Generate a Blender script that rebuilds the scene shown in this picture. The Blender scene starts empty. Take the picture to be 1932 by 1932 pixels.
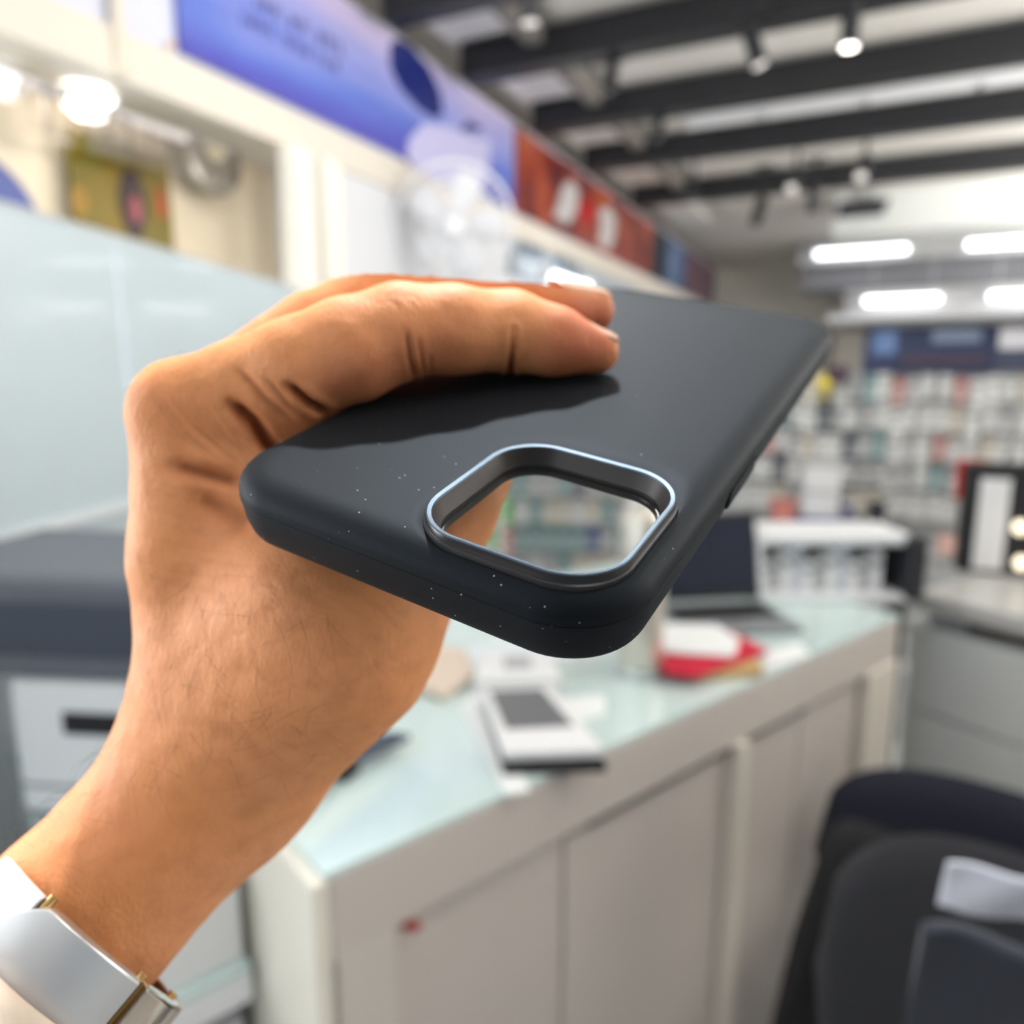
import bpy, bmesh, math, random
import numpy as np
from mathutils import Vector, Matrix

random.seed(7); RNG = np.random.default_rng(7)
S = bpy.context.scene
COL = S.collection

# ------------------------------------------------------------------ camera
FPX = 1400.0                      # focal length for a 1932 px frame
PITCH, YAW, EYE = math.radians(10.2), math.radians(25.07), 1.5
cam_data = bpy.data.cameras.new('camera'); cam = bpy.data.objects.new('camera', cam_data)
COL.objects.link(cam); S.camera = cam
cam_data.sensor_width = 36; cam_data.lens = FPX / 1932 * 36
cam_data.clip_start = .005; cam_data.clip_end = 60
cam.location = (0, 0, EYE)
cam.rotation_euler = (math.pi/2 - PITCH, 0, YAW)
cam_data.dof.use_dof = True
cam_data.dof.focus_distance = .108
cam_data.dof.aperture_fstop = 10.4
CM = Matrix.Translation((0, 0, EYE)) @ cam.rotation_euler.to_matrix().to_4x4()

# ------------------------------------------------------------------ world, lights, exposure
W = bpy.data.worlds.new('world'); S.world = W; W.use_nodes = True
W.node_tree.nodes['Background'].inputs[0].default_value = (.86, .94, 1, 1)
W.node_tree.nodes['Background'].inputs[1].default_value = .30
S.view_settings.view_transform = 'Standard'; S.view_settings.look = 'None'
S.view_settings.gamma = 1; S.view_settings.use_curve_mapping = False
S.view_settings.exposure = 0.10
S.cycles.max_bounces = 6; S.cycles.diffuse_bounces = 4; S.cycles.caustics_reflective = False
S.cycles.caustics_refractive = False; S.cycles.sample_clamp_indirect = 4

def light(name, kind, loc, energy, color=(1, 1, 1), size=.1, rot=(0, 0, 0), size_y=None, spot=None):
    d = bpy.data.lights.new(name, kind); d.energy = energy; d.color = color
    if kind == 'AREA':
        d.shape = 'RECTANGLE'; d.size = size; d.size_y = size_y or size
    else:
        d.shadow_soft_size = size
    if kind == 'SPOT':
        d.spot_size = math.radians(spot or 70); d.spot_blend = .6
    o = bpy.data.objects.new(name, d); o.location = loc; o.rotation_euler = rot; COL.objects.link(o)
    return o
def aim(o, target):
    o.rotation_euler = (Vector(target) - Vector(o.location)).to_track_quat('-Z', 'Y').to_euler()

KEY = Vector((-.34, .80, 3.0))
k = light('key_spot_lamp', 'SPOT', KEY, 150, (.96, .98, 1), .035, spot=55); aim(k, (-.02, .1, 1.48))
# added fill from unseen tubes and uplights, then shop-front daylight behind and left of the lens
for (lx, ly) in ((-.9, 1.6), (.9, 1.6), (.6, -.1)):
    light('fill_tube_light', 'AREA', (lx, ly, 3.02), 1.5, (1, .98, .95), .12, (0, 0, 0), 1.2)  # added overhead fill for the room, above the frame
    light('fill_tube_uplight', 'AREA', (lx, ly, 3.13), 12, (1, .98, .95), .12, (math.pi, 0, 0), 1.2)  # added upward fill that brightens the ceiling
for ly, lp in ((2.6, 120), (5.0, 120), (7.4, 90), (9.8, 60)):
    light('ceiling_fill_light', 'AREA', (2.9, ly, 2.3), lp, (1, .985, .96), .2, (math.radians(180), math.radians(-28), 0), 1.8)  # added off-view fill for the ceiling, without any fixtures
aim(light('panel_fill_light', 'AREA', (-.7, 1.75, 2.75), 10, (1, .985, .96), .25, (0, 0, 0), 1.0), (-1.9, 4.8, 3.25))  # added off-view fill for the left ceiling panels, no cove here
light('shopfront_daylight', 'AREA', (-1.5, -1.25, 2.2), 24, (.92, .96, 1), 2.2, (math.radians(100), 0, 0), 1.6)
light('side_window_daylight', 'AREA', (-2.3, -.2, 1.75), 80, (.95, .97, 1), 1.4, (math.radians(90), 0, math.radians(-75)), 1.6)

# ------------------------------------------------------------------ camera geometry helpers (pixel -> world on a real plane)
def ray(x, y):
    v = Vector(((x - 966)/FPX, -(y - 966)/FPX, -1.0))
    return (CM.to_3x3() @ v)
def at_z(x, y, z):
    r = ray(x, y); return Vector((0, 0, EYE)) + r * ((z - EYE)/r.z)
def at_x(x, y, X):
    r = ray(x, y); return Vector((0, 0, EYE)) + r * (X / r.x)
def at_y(x, y, Y):
    r = ray(x, y); return Vector((0, 0, EYE)) + r * (Y / r.y)

# ------------------------------------------------------------------ materials
MATS = {}
def mat(name, color, rough=.5, metal=0., spec=.5, emit=None, estr=0., trans=0., alpha=1., sheen=0., coat=0., bump=None, var=None, ior=1.45):
    if name in MATS: return MATS[name]
    m = bpy.data.materials.new(name); m.use_nodes = True
    nt = m.node_tree; b = nt.nodes['Principled BSDF']
    I = b.inputs
    I['Base Color'].default_value = (*color, 1); I['Roughness'].default_value = rough
    I['Metallic'].default_value = metal; I['Specular IOR Level'].default_value = spec
    I['Transmission Weight'].default_value = trans; I['Alpha'].default_value = alpha
    I['Sheen Weight'].default_value = sheen; I['Coat Weight'].default_value = coat; I['IOR'].default_value = ior
    if emit: I['Emission Color'].default_value = (*emit, 1); I['Emission Strength'].default_value = estr
    tc = nt.nodes.new('ShaderNodeTexCoord')
    if var:                                # (scale, amount, second colour)
        n = nt.nodes.new('ShaderNodeTexNoise'); n.inputs['Scale'].default_value = var[0]; n.inputs['Detail'].default_value = 5
        nt.links.new(tc.outputs['Object'], n.inputs['Vector'])
        mx = nt.nodes.new('ShaderNodeMix'); mx.data_type = 'RGBA'
        mx.inputs['A'].default_value = (*color, 1); mx.inputs['B'].default_value = (*var[2], 1)
        mr = nt.nodes.new('ShaderNodeMapRange'); mr.inputs[1].default_value = .35; mr.inputs[2].default_value = .68; mr.inputs[4].default_value = var[1]
        nt.links.new(n.outputs['Fac'], mr.inputs[0]); nt.links.new(mr.outputs[0], mx.inputs['Factor'])
        nt.links.new(mx.outputs['Result'], I['Base Color'])
    if bump:                               # (scale, strength, distance)
        n = nt.nodes.new('ShaderNodeTexNoise'); n.inputs['Scale'].default_value = bump[0]; n.inputs['Detail'].default_value = 6
        nt.links.new(tc.outputs['Object'], n.inputs['Vector'])
        bp = nt.nodes.new('ShaderNodeBump'); bp.inputs['Strength'].default_value = bump[1]; bp.inputs['Distance'].default_value = bump[2]
        nt.links.new(n.outputs['Fac'], bp.inputs['Height']); nt.links.new(bp.outputs[0], I['Normal'])
    MATS[name] = m
    return m

def skin_material():
    m = bpy.data.materials.new('skin'); m.use_nodes = True; nt = m.node_tree; N = nt.nodes; L = nt.links
    b = N['Principled BSDF']; I = b.inputs
    tc = N.new('ShaderNodeTexCoord')
    def noise(scale, detail=4, vec=None):
        n = N.new('ShaderNodeTexNoise'); n.inputs['Scale'].default_value = scale; n.inputs['Detail'].default_value = detail
        L.new(vec or tc.outputs['Object'], n.inputs['Vector']); return n
    big = noise(28); mid = noise(190, 6); fine = noise(1500, 3)
    def ramp(src, a, b_, lo=0, hi=1):
        r = N.new('ShaderNodeMapRange'); r.inputs[1].default_value = a; r.inputs[2].default_value = b_
        r.inputs[3].default_value = lo; r.inputs[4].default_value = hi; L.new(src, r.inputs[0]); return r.outputs[0]
    def mix(f, A, B):
        x = N.new('ShaderNodeMix'); x.data_type = 'RGBA'
        L.new(f, x.inputs['Factor'])
        for s, k in ((A, 'A'), (B, 'B')):
            if isinstance(s, tuple): x.inputs[k].default_value = (*s, 1)
            else: L.new(s, x.inputs[k])
        return x.outputs['Result']
    c = mix(ramp(big.outputs['Fac'], .38, .62), (.76, .315, .122), (.81, .345, .155))
    c = mix(ramp(mid.outputs['Fac'], .45, .72, 0, .55), c, (.60, .235, .09))
    red = N.new('ShaderNodeAttribute'); red.attribute_name = 'red'; red.attribute_type = 'GEOMETRY'
    c = mix(red.outputs['Fac'], c, (.56, .17, .085))
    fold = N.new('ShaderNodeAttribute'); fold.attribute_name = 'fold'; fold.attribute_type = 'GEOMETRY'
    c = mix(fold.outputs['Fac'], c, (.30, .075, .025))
    L.new(c, I['Base Color'])
    I['Roughness'].default_value = .56; I['Specular IOR Level'].default_value = .28
    I['Subsurface Weight'].default_value = .22; I['Subsurface Radius'].default_value = (1.0, .35, .15); I['Subsurface Scale'].default_value = .0035
    vor = N.new('ShaderNodeTexVoronoi'); vor.inputs['Scale'].default_value = 900; vor.feature = 'DISTANCE_TO_EDGE'
    mp = N.new('ShaderNodeMapping'); mp.inputs['Scale'].default_value = (1, .45, 1); mp.inputs['Rotation'].default_value = (0, 0, .5)
    L.new(tc.outputs['Object'], mp.inputs[0])
    dist = N.new('ShaderNodeMixRGB'); dist.blend_type = 'ADD'; dist.inputs[0].default_value = .003
    L.new(mp.outputs[0], dist.inputs[1]); L.new(mid.outputs['Color'], dist.inputs[2]); L.new(dist.outputs[0], vor.inputs['Vector'])
    wr = noise(420, 5, mp.outputs[0])
    b1 = N.new('ShaderNodeBump'); b1.inputs['Strength'].default_value = .18; b1.inputs['Distance'].default_value = .0003
    L.new(ramp(vor.outputs['Distance'], 0, .25), b1.inputs['Height'])
    b2 = N.new('ShaderNodeBump'); b2.inputs['Strength'].default_value = .28; b2.inputs['Distance'].default_value = .0006
    L.new(wr.outputs['Fac'], b2.inputs['Height']); L.new(b1.outputs[0], b2.inputs['Normal'])
    L.new(b2.outputs[0], I['Normal'])
    return m

# ------------------------------------------------------------------ object helpers
def tag(o, label=None, cat=None, group=None, kind=None):
    if label: o['label'] = label
    if cat: o['category'] = cat
    if group: o['group'] = group
    if kind: o['kind'] = kind
    return o
def empty(name, loc=(0, 0, 0), rot=(0, 0, 0)):
    o = bpy.data.objects.new(name, None); o.location = loc; o.rotation_euler = rot; o.empty_display_size = .05
    COL.objects.link(o); return o
def smooth(me, ang=40):
    me.polygons.foreach_set('use_smooth', [True]*len(me.polygons))
    try: me.set_sharp_from_angle(angle=math.radians(ang))
    except Exception: pass
def link(name, bm, m, parent=None, sm=None, bevel=None):
    me = bpy.data.meshes.new(name)
    bmesh.ops.recalc_face_normals(bm, faces=bm.faces)
    bm.to_mesh(me); bm.free()
    ms = m if isinstance(m, (list, tuple)) else [m]
    for x in ms: me.materials.append(x)
    o = bpy.data.objects.new(name, me); COL.objects.link(o)
    if parent: o.parent = parent
    if sm: smooth(me, sm)
    if bevel:
        b = o.modifiers.new('bevel', 'BEVEL'); b.width = bevel; b.segments = 2; b.limit_method = 'ANGLE'
        me.polygons.foreach_set('use_smooth', [True]*len(me.polygons)); b.harden_normals = True
    return o
def box(bm, c, s, rz=0, M=None, mi=0):
    T = (M or Matrix.Identity(4)) @ Matrix.Translation(c) @ Matrix.Rotation(rz, 4, 'Z') @ Matrix.Diagonal((*s, 1))
    r = bmesh.ops.create_cube(bm, size=1, matrix=T)
    fs = {f for v in r['verts'] for f in v.link_faces}
    for f in fs: f.material_index = mi
    return r['verts']
def boxes(*bs):
    bm = bmesh.new()
    for b in bs: box(bm, *b)
    return bm
def cyl(bm, a, b, r1, r2=None, n=16, cap=True):
    a, b = Vector(a), Vector(b); d = b - a
    M = Matrix.Translation((a + b)/2) @ d.to_track_quat('Z', 'Y').to_matrix().to_4x4()
    bmesh.ops.create_cone(bm, cap_ends=cap, segments=n, radius1=r1, radius2=r1 if r2 is None else r2, depth=d.length, matrix=M)
    return bm
def lathe(prof, n=32, M=None):
    bm = bmesh.new(); rows = []
    for (r, z) in prof:
        rows.append([bm.verts.new((r*math.cos(2*math.pi*i/n), r*math.sin(2*math.pi*i/n), z)) for i in range(n)])
    for A, B in zip(rows, rows[1:]):
        for i in range(n): bm.faces.new((A[i], A[(i+1) % n], B[(i+1) % n], B[i]))
    if prof[0][0] > 1e-6: bm.faces.new(rows[0][::-1])
    if prof[-1][0] > 1e-6: bm.faces.new(rows[-1])
    bmesh.ops.remove_doubles(bm, verts=bm.verts, dist=1e-6)
    if M: bmesh.ops.transform(bm, matrix=M, verts=bm.verts)
    return bm
def prism(pts, z0, z1):
    bm = bmesh.new()
    A = [bm.verts.new((p[0], p[1], z0)) for p in pts]; B = [bm.verts.new((p[0], p[1], z1)) for p in pts]
    n = len(pts); bm.faces.new(A[::-1]); bm.faces.new(B)
    for i in range(n): bm.faces.new((A[i], A[(i+1) % n], B[(i+1) % n], B[i]))
    return bm
def loops_mesh(bm, loops, closed=True, cap0=False, cap1=False, mi=0):
    rows = [[bm.verts.new(p) for p in lp] for lp in loops]
    n = len(rows[0])
    for A, B in zip(rows, rows[1:]):
        for i in range(n if closed else n - 1):
            f = bm.faces.new((A[i], A[(i+1) % n], B[(i+1) % n], B[i])); f.material_index = mi
    if cap0: bm.faces.new(rows[0][::-1])
    if cap1: bm.faces.new(rows[-1])
    return rows
def copy_tree(o, parent=None):
    c = o.copy(); COL.objects.link(c)
    if parent: c.parent = parent
    for ch in list(o.children): copy_tree(ch, c)
    return c

# ================================================================== PHONE CASE (millimetres in its own frame, scaled to metres)
MM = .001
def rodr(r):
    r = Vector(r); return Matrix.Rotation(r.length, 4, r.normalized())
CASE_M = CM @ Matrix.Translation(Vector((19.6418704, 30.25874888, -164.87665359))*MM) @ rodr((-1.00211457, -.25913958, -.49522022))
def rrect(w, h, r, cx=0, cy=0, z=0, n=14, side=10):
    o = []; r = max(r, .05)
    for (sx, sy, a0) in ((1, 1, 0), (-1, 1, 90), (-1, -1, 180), (1, -1, 270)):
        for k in range(n + 1):
            a = math.radians(a0 + 90*k/n); o.append((cx + sx*(w/2 - r) + r*math.cos(a), cy + sy*(h/2 - r) + r*math.sin(a)))
        nx = {(1, 1): (-(w/2 - r), h/2), (-1, 1): (-w/2, -(h/2 - r)), (-1, -1): (w/2 - r, -h/2), (1, -1): (w/2, h/2 - r)}[(sx, sy)]
        a = o[-1]; b = (cx + nx[0], cy + nx[1])
        for k in range(1, side): o.append((a[0] + (b[0] - a[0])*k/side, a[1] + (b[1] - a[1])*k/side))
    return [Vector((x*MM, y*MM, z*MM)) for x, y in o]
CW, CL, CR, CT = 76.0, 153.67, 13.35, 11.4
HX, HY, HW, HH, HR = 18.15, -56.68, 32.8, 34.1, 9.4

def build_case():
    root = empty('phone_case'); root.matrix_world = CASE_M
    tag(root, 'black silicone phone case held level in the hand, square camera opening nearest the lens', 'phone case')
    sil = bpy.data.materials.new('soft_silicone'); sil.use_nodes = True; nt = sil.node_tree; b = nt.nodes['Principled BSDF']; I = b.inputs
    tc = nt.nodes.new('ShaderNodeTexCoord')
    I['Roughness'].default_value = .60; I['Specular IOR Level'].default_value = .15; I['Specular Tint'].default_value = (.52, .76, 1, 1)
    I['Sheen Weight'].default_value = .015; I['Sheen Roughness'].default_value = .5; I['Sheen Tint'].default_value = (.7, .85, 1, 1)
    # specks of dust: sparse voronoi cells, denser near the near edge
    vo = nt.nodes.new('ShaderNodeTexVoronoi'); vo.inputs['Scale'].default_value = 620
    nt.links.new(tc.outputs['Object'], vo.inputs['Vector'])
    lt = nt.nodes.new('ShaderNodeMath'); lt.operation = 'LESS_THAN'; lt.inputs[1].default_value = .085
    nt.links.new(vo.outputs['Distance'], lt.inputs[0])
    sep = nt.nodes.new('ShaderNodeSeparateColor'); nt.links.new(vo.outputs['Color'], sep.inputs[0])
    n2 = nt.nodes.new('ShaderNodeTexNoise'); n2.inputs['Scale'].default_value = 55; nt.links.new(tc.outputs['Object'], n2.inputs['Vector'])
    xyz = nt.nodes.new('ShaderNodeSeparateXYZ'); nt.links.new(tc.outputs['Object'], xyz.inputs[0])
    yr = nt.nodes.new('ShaderNodeMapRange'); yr.inputs[1].default_value = -.077; yr.inputs[2].default_value = -.02; yr.inputs[3].default_value = .62; yr.inputs[4].default_value = 1.02
    nt.links.new(xyz.outputs['Y'], yr.inputs[0])
    ad = nt.nodes.new('ShaderNodeMath'); ad.operation = 'ADD'; nt.links.new(sep.outputs[0], ad.inputs[0])
    nm = nt.nodes.new('ShaderNodeMapRange'); nm.inputs[1].default_value = .3; nm.inputs[2].default_value = .75; nm.inputs[3].default_value = -.15; nm.inputs[4].default_value = .22
    nt.links.new(n2.outputs['Fac'], nm.inputs[0]); nt.links.new(nm.outputs[0], ad.inputs[1])
    gt = nt.nodes.new('ShaderNodeMath'); gt.operation = 'GREATER_THAN'; nt.links.new(ad.outputs[0], gt.inputs[0]); nt.links.new(yr.outputs[0], gt.inputs[1])
    ml = nt.nodes.new('ShaderNodeMath'); ml.operation = 'MULTIPLY'; nt.links.new(lt.outputs[0], ml.inputs[0]); nt.links.new(gt.outputs[0], ml.inputs[1])
    mx = nt.nodes.new('ShaderNodeMix'); mx.data_type = 'RGBA'; mx.inputs['A'].default_value = (.0062, .0062, .0068, 1); mx.inputs['B'].default_value = (.30, .31, .33, 1)
    nt.links.new(ml.outputs[0], mx.inputs['Factor']); nt.links.new(mx.outputs['Result'], I['Base Color'])
    n3 = nt.nodes.new('ShaderNodeTexNoise'); n3.inputs['Scale'].default_value = 4200; nt.links.new(tc.outputs['Object'], n3.inputs['Vector'])
    bp = nt.nodes.new('ShaderNodeBump'); bp.inputs['Strength'].default_value = .12; bp.inputs['Distance'].default_value = .0001
    nt.links.new(n3.outputs['Fac'], bp.inputs['Height']); nt.links.new(bp.outputs[0], I['Normal'])

    L = []
    n_in = 7
    hole = lambda g, z: rrect(HW + g, HH + g, HR + g/2, HX, HY, z)
    edge = lambda ins, z: rrect(CW - 2*ins, CL - 2*ins, CR - ins, 0, 0, z)
    bv = 3.5; bi = 6.0
    def height(x, y):                       # the back curves down towards its rim
        qx, qy = abs(x) - (CW/2 - CR)*MM, abs(y) - (CL/2 - CR)*MM
        d = CR*MM - math.hypot(max(qx, 0), max(qy, 0)) if max(qx, qy) > 0 else 1
        u = min(1, max(0, d/(bi*MM)))
        return -bv*MM*(1 - (1 - (1 - u)**2.6)**(1/1.75))
    drop = lambda pts: [Vector((p.x, p.y, height(p.x, p.y))) for p in pts]
    L.append(hole(.2, -3.0)); L.append([v - Vector((0, 0, .3*MM)) for v in drop(hole(.3, 0))]); L.append(drop(hole(1.0, 0)))
    a, c = hole(1.0, 0), edge(2.0, 0)
    for k in range(1, 15): t = k/15; L.append(drop([p.lerp(q, t) for p, q in zip(a, c)]))
    for ins in (2.0, 1.5, 1.1, .75, .45, .22, .08, .0): L.append(drop(edge(ins, 0)))
    L += [edge(.05, -5.2), edge(.3, -8.2), edge(.9, -10.4), edge(1.3, -CT + .25), edge(1.8, -CT), edge(2.4, -CT + .25), edge(2.5, -CT + .9),
          edge(1.7, -9.2), edge(1.7, -4.2), edge(1.9, -3.6), edge(2.2, -3.1)]
    a, c = edge(2.4, -3.0), hole(.2, -3.0)
    for k in range(0, n_in + 1): t = k/n_in; L.append([p.lerp(q, t) for p, q in zip(a, c)])
    bm = bmesh.new(); loops_mesh(bm, L)
    bmesh.ops.remove_doubles(bm, verts=bm.verts, dist=1e-7)
    link('shell', bm, sil, root, sm=50)
    # ring round the camera opening
    ringm = mat('ring_metal', (.06, .082, .105), .40, metal=.9, bump=(5200, .5, .00008))
    inner = mat('ring_inner', (.022, .018, .017), .42, metal=.2)
    bm = bmesh.new()
    R = [hole(.9, -2.2), hole(.9, .35), hole(.3, .5), hole(.25, 1.45), hole(0, 1.75)]
    loops_mesh(bm, R)
    link('camera_ring', bm, mat('ring_outer', (.028, .028, .032), .3, metal=.4), root, sm=40)
    bm = bmesh.new(); loops_mesh(bm, [hole(0, 1.75), hole(-.35, 1.9), hole(-1.6, 1.75), hole(-1.9, 1.5)])
    o = link('ring_rim', bm, ringm, root, sm=40); tag(o, 'thin bare metal rim catching blue light')
    bm = bmesh.new()
    loops_mesh(bm, [hole(-1.9, 1.5), hole(-4.0, -.9), hole(-4.3, -1.1)])
    link('ring_inner_slope', bm, inner, root, sm=30)
    bm = bmesh.new()
    loops_mesh(bm, [hole(-3.9, -1.0), hole(-4.0, -1.9), hole(-4.9, -2.0), hole(-5.1, -2.3), hole(-5.0, -3.1), hole(-2, -3.4), hole(-.5, -3.4), hole(.2, -3.0)])
    link('inner_gasket', bm, mat('black_rubber', (.012, .012, .013), .35), root, sm=30)
    # side button on a dark patch painted as recess shade, right long side, plus fine mould lines
    y0, ln, cx = -18.0, 17.0, CW/2
    for nm_, grow, dep, m_ in (('groove_shade', .9, .05, mat('groove_shade_black', (.002, .002, .002), .9, spec=.1)), ('side_button', 0, .30, sil)):
        bm = bmesh.new(); lp = []
        for (off, g) in ((-1.2, 0), (dep - .12, 0), (dep, -.25), (dep, -1.1)):
            w_, h_ = ln + grow*2 + g*2, 2.7 + grow*2 + g*2
            lp.append([Vector(((cx + off)*MM, p.x + y0*MM, p.y - 7.0*MM)) for p in rrect(w_, h_, h_/2.001, 0, 0, 0, 6, 2)])
        loops_mesh(bm, lp, cap1=True); link(nm_, bm, m_, root, sm=40)
    bm = bmesh.new(); loops_mesh(bm, [edge(-.02, -4.55), edge(-.10, -4.62), edge(-.10, -4.72), edge(0.0, -4.8)])
    link('mould_line', bm, sil, root, sm=60)
    return root
CASE = build_case()

# ================================================================== HAND AND FOREARM (signed distance field -> surface nets)
def P(px, py, d):            # point in the camera's axes (mm) from picture position and depth
    return np.array([(px - 966)/FPX*d, -(py - 966)/FPX*d, -d], np.float32)
def C(px, py, d, rpx):       # joint + radius in mm
    return (P(px, py, d), rpx*d/FPX)
idx = [C(345, 772, 150, 88), C(455, 738, 150, 91), C(560, 703, 149, 99), C(660, 662, 149, 97), C(750, 627, 151, 87), C(860, 622, 155, 81), C(962, 625, 160, 75), C(1040, 643, 161, 64), C(1127, 664, 163, 42)]
mid_ = [C(418, 748, 173, 80), C(600, 635, 172, 84), C(728, 565, 172, 76), C(860, 560, 175, 70), C(985, 556, 178, 66), C(1055, 584, 181, 57), C(1110, 586, 184, 49)]
ring_ = [C(450, 745, 190, 70), C(655, 700, 206, 58), C(800, 765, 222, 50), C(890, 800, 226, 40)]
pink = [C(455, 850, 203, 60), C(590, 830, 226, 46), C(690, 880, 232, 40), C(760, 915, 232, 34)]
thumb = [C(615, 1180, 157, 203), C(705, 1085, 161, 142), C(775, 1010, 163, 115), C(828, 945, 165, 104), C(868, 885, 176, 88), C(905, 825, 192, 62)]
palm = [[C(352, 790, 151, 92), C(358, 1050, 153, 98), C(384, 1345, 159, 103)],
        [C(520, 850, 158, 84), C(612, 765, 158, 60)],
        [C(420, 760, 172, 75), C(420, 1050, 173, 95), C(410, 1400, 172, 120)],
        [C(455, 800, 188, 70), C(450, 1100, 188, 88), C(440, 1400, 184, 112)],
        [C(465, 860, 202, 60), C(470, 1150, 200, 80), C(470, 1420, 192, 100)],
        [C(425, 1440, 165, 168), C(520, 1300, 160, 184), C(615, 1180, 157, 203)],
        [C(440, 1000, 165, 120), C(520, 1150, 165, 170), C(480, 1300, 165, 180)],
        [C(430, 850, 156, 92), C(520, 960, 158, 105), C(600, 1060, 160, 130)],
        [C(425, 1440, 165, 168), C(150, 1732, 151, 173), C(-350, 2262, 128, 200)],
        [C(435, 1445, 186, 142), C(150, 1745, 170, 152), C(-350, 2280, 146, 180)]]

def smin(a, b, k):
    h = np.clip(.5 + .5*(b - a)/k, 0, 1); return b + (a - b)*h - k*h*(1 - h)
def seg(X, c0, c1):
    (a, ra), (b, rb) = c0, c1; ab = b - a; t = np.clip(((X - a) @ ab)/(ab @ ab), 0, 1)
    return np.linalg.norm(X - a - t[:, None]*ab, axis=1) - (ra + (rb - ra)*t)
def chain(X, ch, k):
    d = None
    for a, b in zip(ch, ch[1:]):
        s = seg(X, a, b); d = s if d is None else smin(d, s, k)
    return d
def hand_sdf(X):
    X = X.astype(np.float32)
    pm = None
    for c in palm:
        s = chain(X, c, 4); pm = s if pm is None else smin(pm, s, 9)
    pm = smin(pm, chain(X, thumb, 5), 9)
    fi = chain(X, idx, 2.2); fm = chain(X, mid_, 2.2)
    d = smin(pm, fi, 6); d2 = smin(pm, fm, 6)
    d = smin(d, d2, .7)
    for c in (ring_, pink): d = smin(d, smin(pm, chain(X, c, 2.5), 5), .8)
    return d

def surface_nets(f, lo, hi, h):
    n = np.ceil((hi - lo)/h).astype(int) + 1
    # coarse pass finds which cells matter
    xs = [lo[i] + h*np.arange(n[i]) for i in range(3)]
    G = np.stack(np.meshgrid(*xs, indexing='ij'), -1).reshape(-1, 3).astype(np.float32)
    D = np.empty(len(G), np.float32)
    cs = 400000
    st = 4
    nc = (n + st - 1)//st + 1
    xc = [lo[i] + h*st*np.arange(nc[i]) for i in range(3)]
    Gc = np.stack(np.meshgrid(*xc, indexing='ij'), -1).reshape(-1, 3).astype(np.float32)
    Dc = np.concatenate([f(Gc[i:i+cs]) for i in range(0, len(Gc), cs)]).reshape(nc)
    Du = Dc.repeat(st, 0).repeat(st, 1).repeat(st, 2)
    # sample the nearest coarse node
    ii = [np.clip(np.round(np.arange(n[i])/st).astype(int), 0, nc[i]-1) for i in range(3)]
    D = Dc[np.ix_(*ii)].reshape(-1).copy()
    m = np.abs(D) < h*st*1.3
    Gm = G[m]; D[m] = np.concatenate([f(Gm[i:i+cs]) for i in range(0, len(Gm), cs)])
    D = D.reshape(n)
    s = D < 0
    acc = np.zeros((*(n - 1), 3), np.float32); cnt = np.zeros(n - 1, np.float32)
    def sl(o): return tuple(slice(o[i], o[i] + n[i] - 1) for i in range(3))
    for ax in range(3):
        oth = [a for a in range(3) if a != ax]
        for u in (0, 1):
            for v in (0, 1):
                o = [0, 0, 0]; o[oth[0]] = u; o[oth[1]] = v
                p = list(o); p[ax] = 1
                a, b = D[sl(o)], D[sl(p)]
                c = (a < 0) != (b < 0)
                t = np.where(c, a/np.where(c, a - b, 1), 0)
                for i in range(3): acc[..., i] += np.where(c, t if i == ax else o[i], 0)
                cnt += c
    act = cnt > 0; idm = -np.ones(n - 1, int); idm[act] = np.arange(act.sum())
    V = (np.argwhere(act) + acc[act]/cnt[act][:, None])*h + lo
    F = []
    for ax in range(3):
        o1, o2 = [a for a in range(3) if a != ax]
        A = s[tuple(slice(1, -1) if a != ax else slice(0, -1) for a in range(3))]
        B = s[tuple(slice(1, -1) if a != ax else slice(1, None) for a in range(3))]
        q = np.argwhere(A != B); fl = A[A != B]
        e = q.copy(); e[:, o1] += 1; e[:, o2] += 1
        def g(du, dv):
            w = e.copy(); w[:, o1] -= du; w[:, o2] -= dv; return idm[w[:, 0], w[:, 1], w[:, 2]]
        quad = np.stack([g(0, 0), g(1, 0), g(1, 1), g(0, 1)], 1)
        if ax == 1: fl = ~fl
        quad[fl] = quad[fl][:, ::-1]
        F.append(quad)
    return V, np.concatenate(F)

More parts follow.
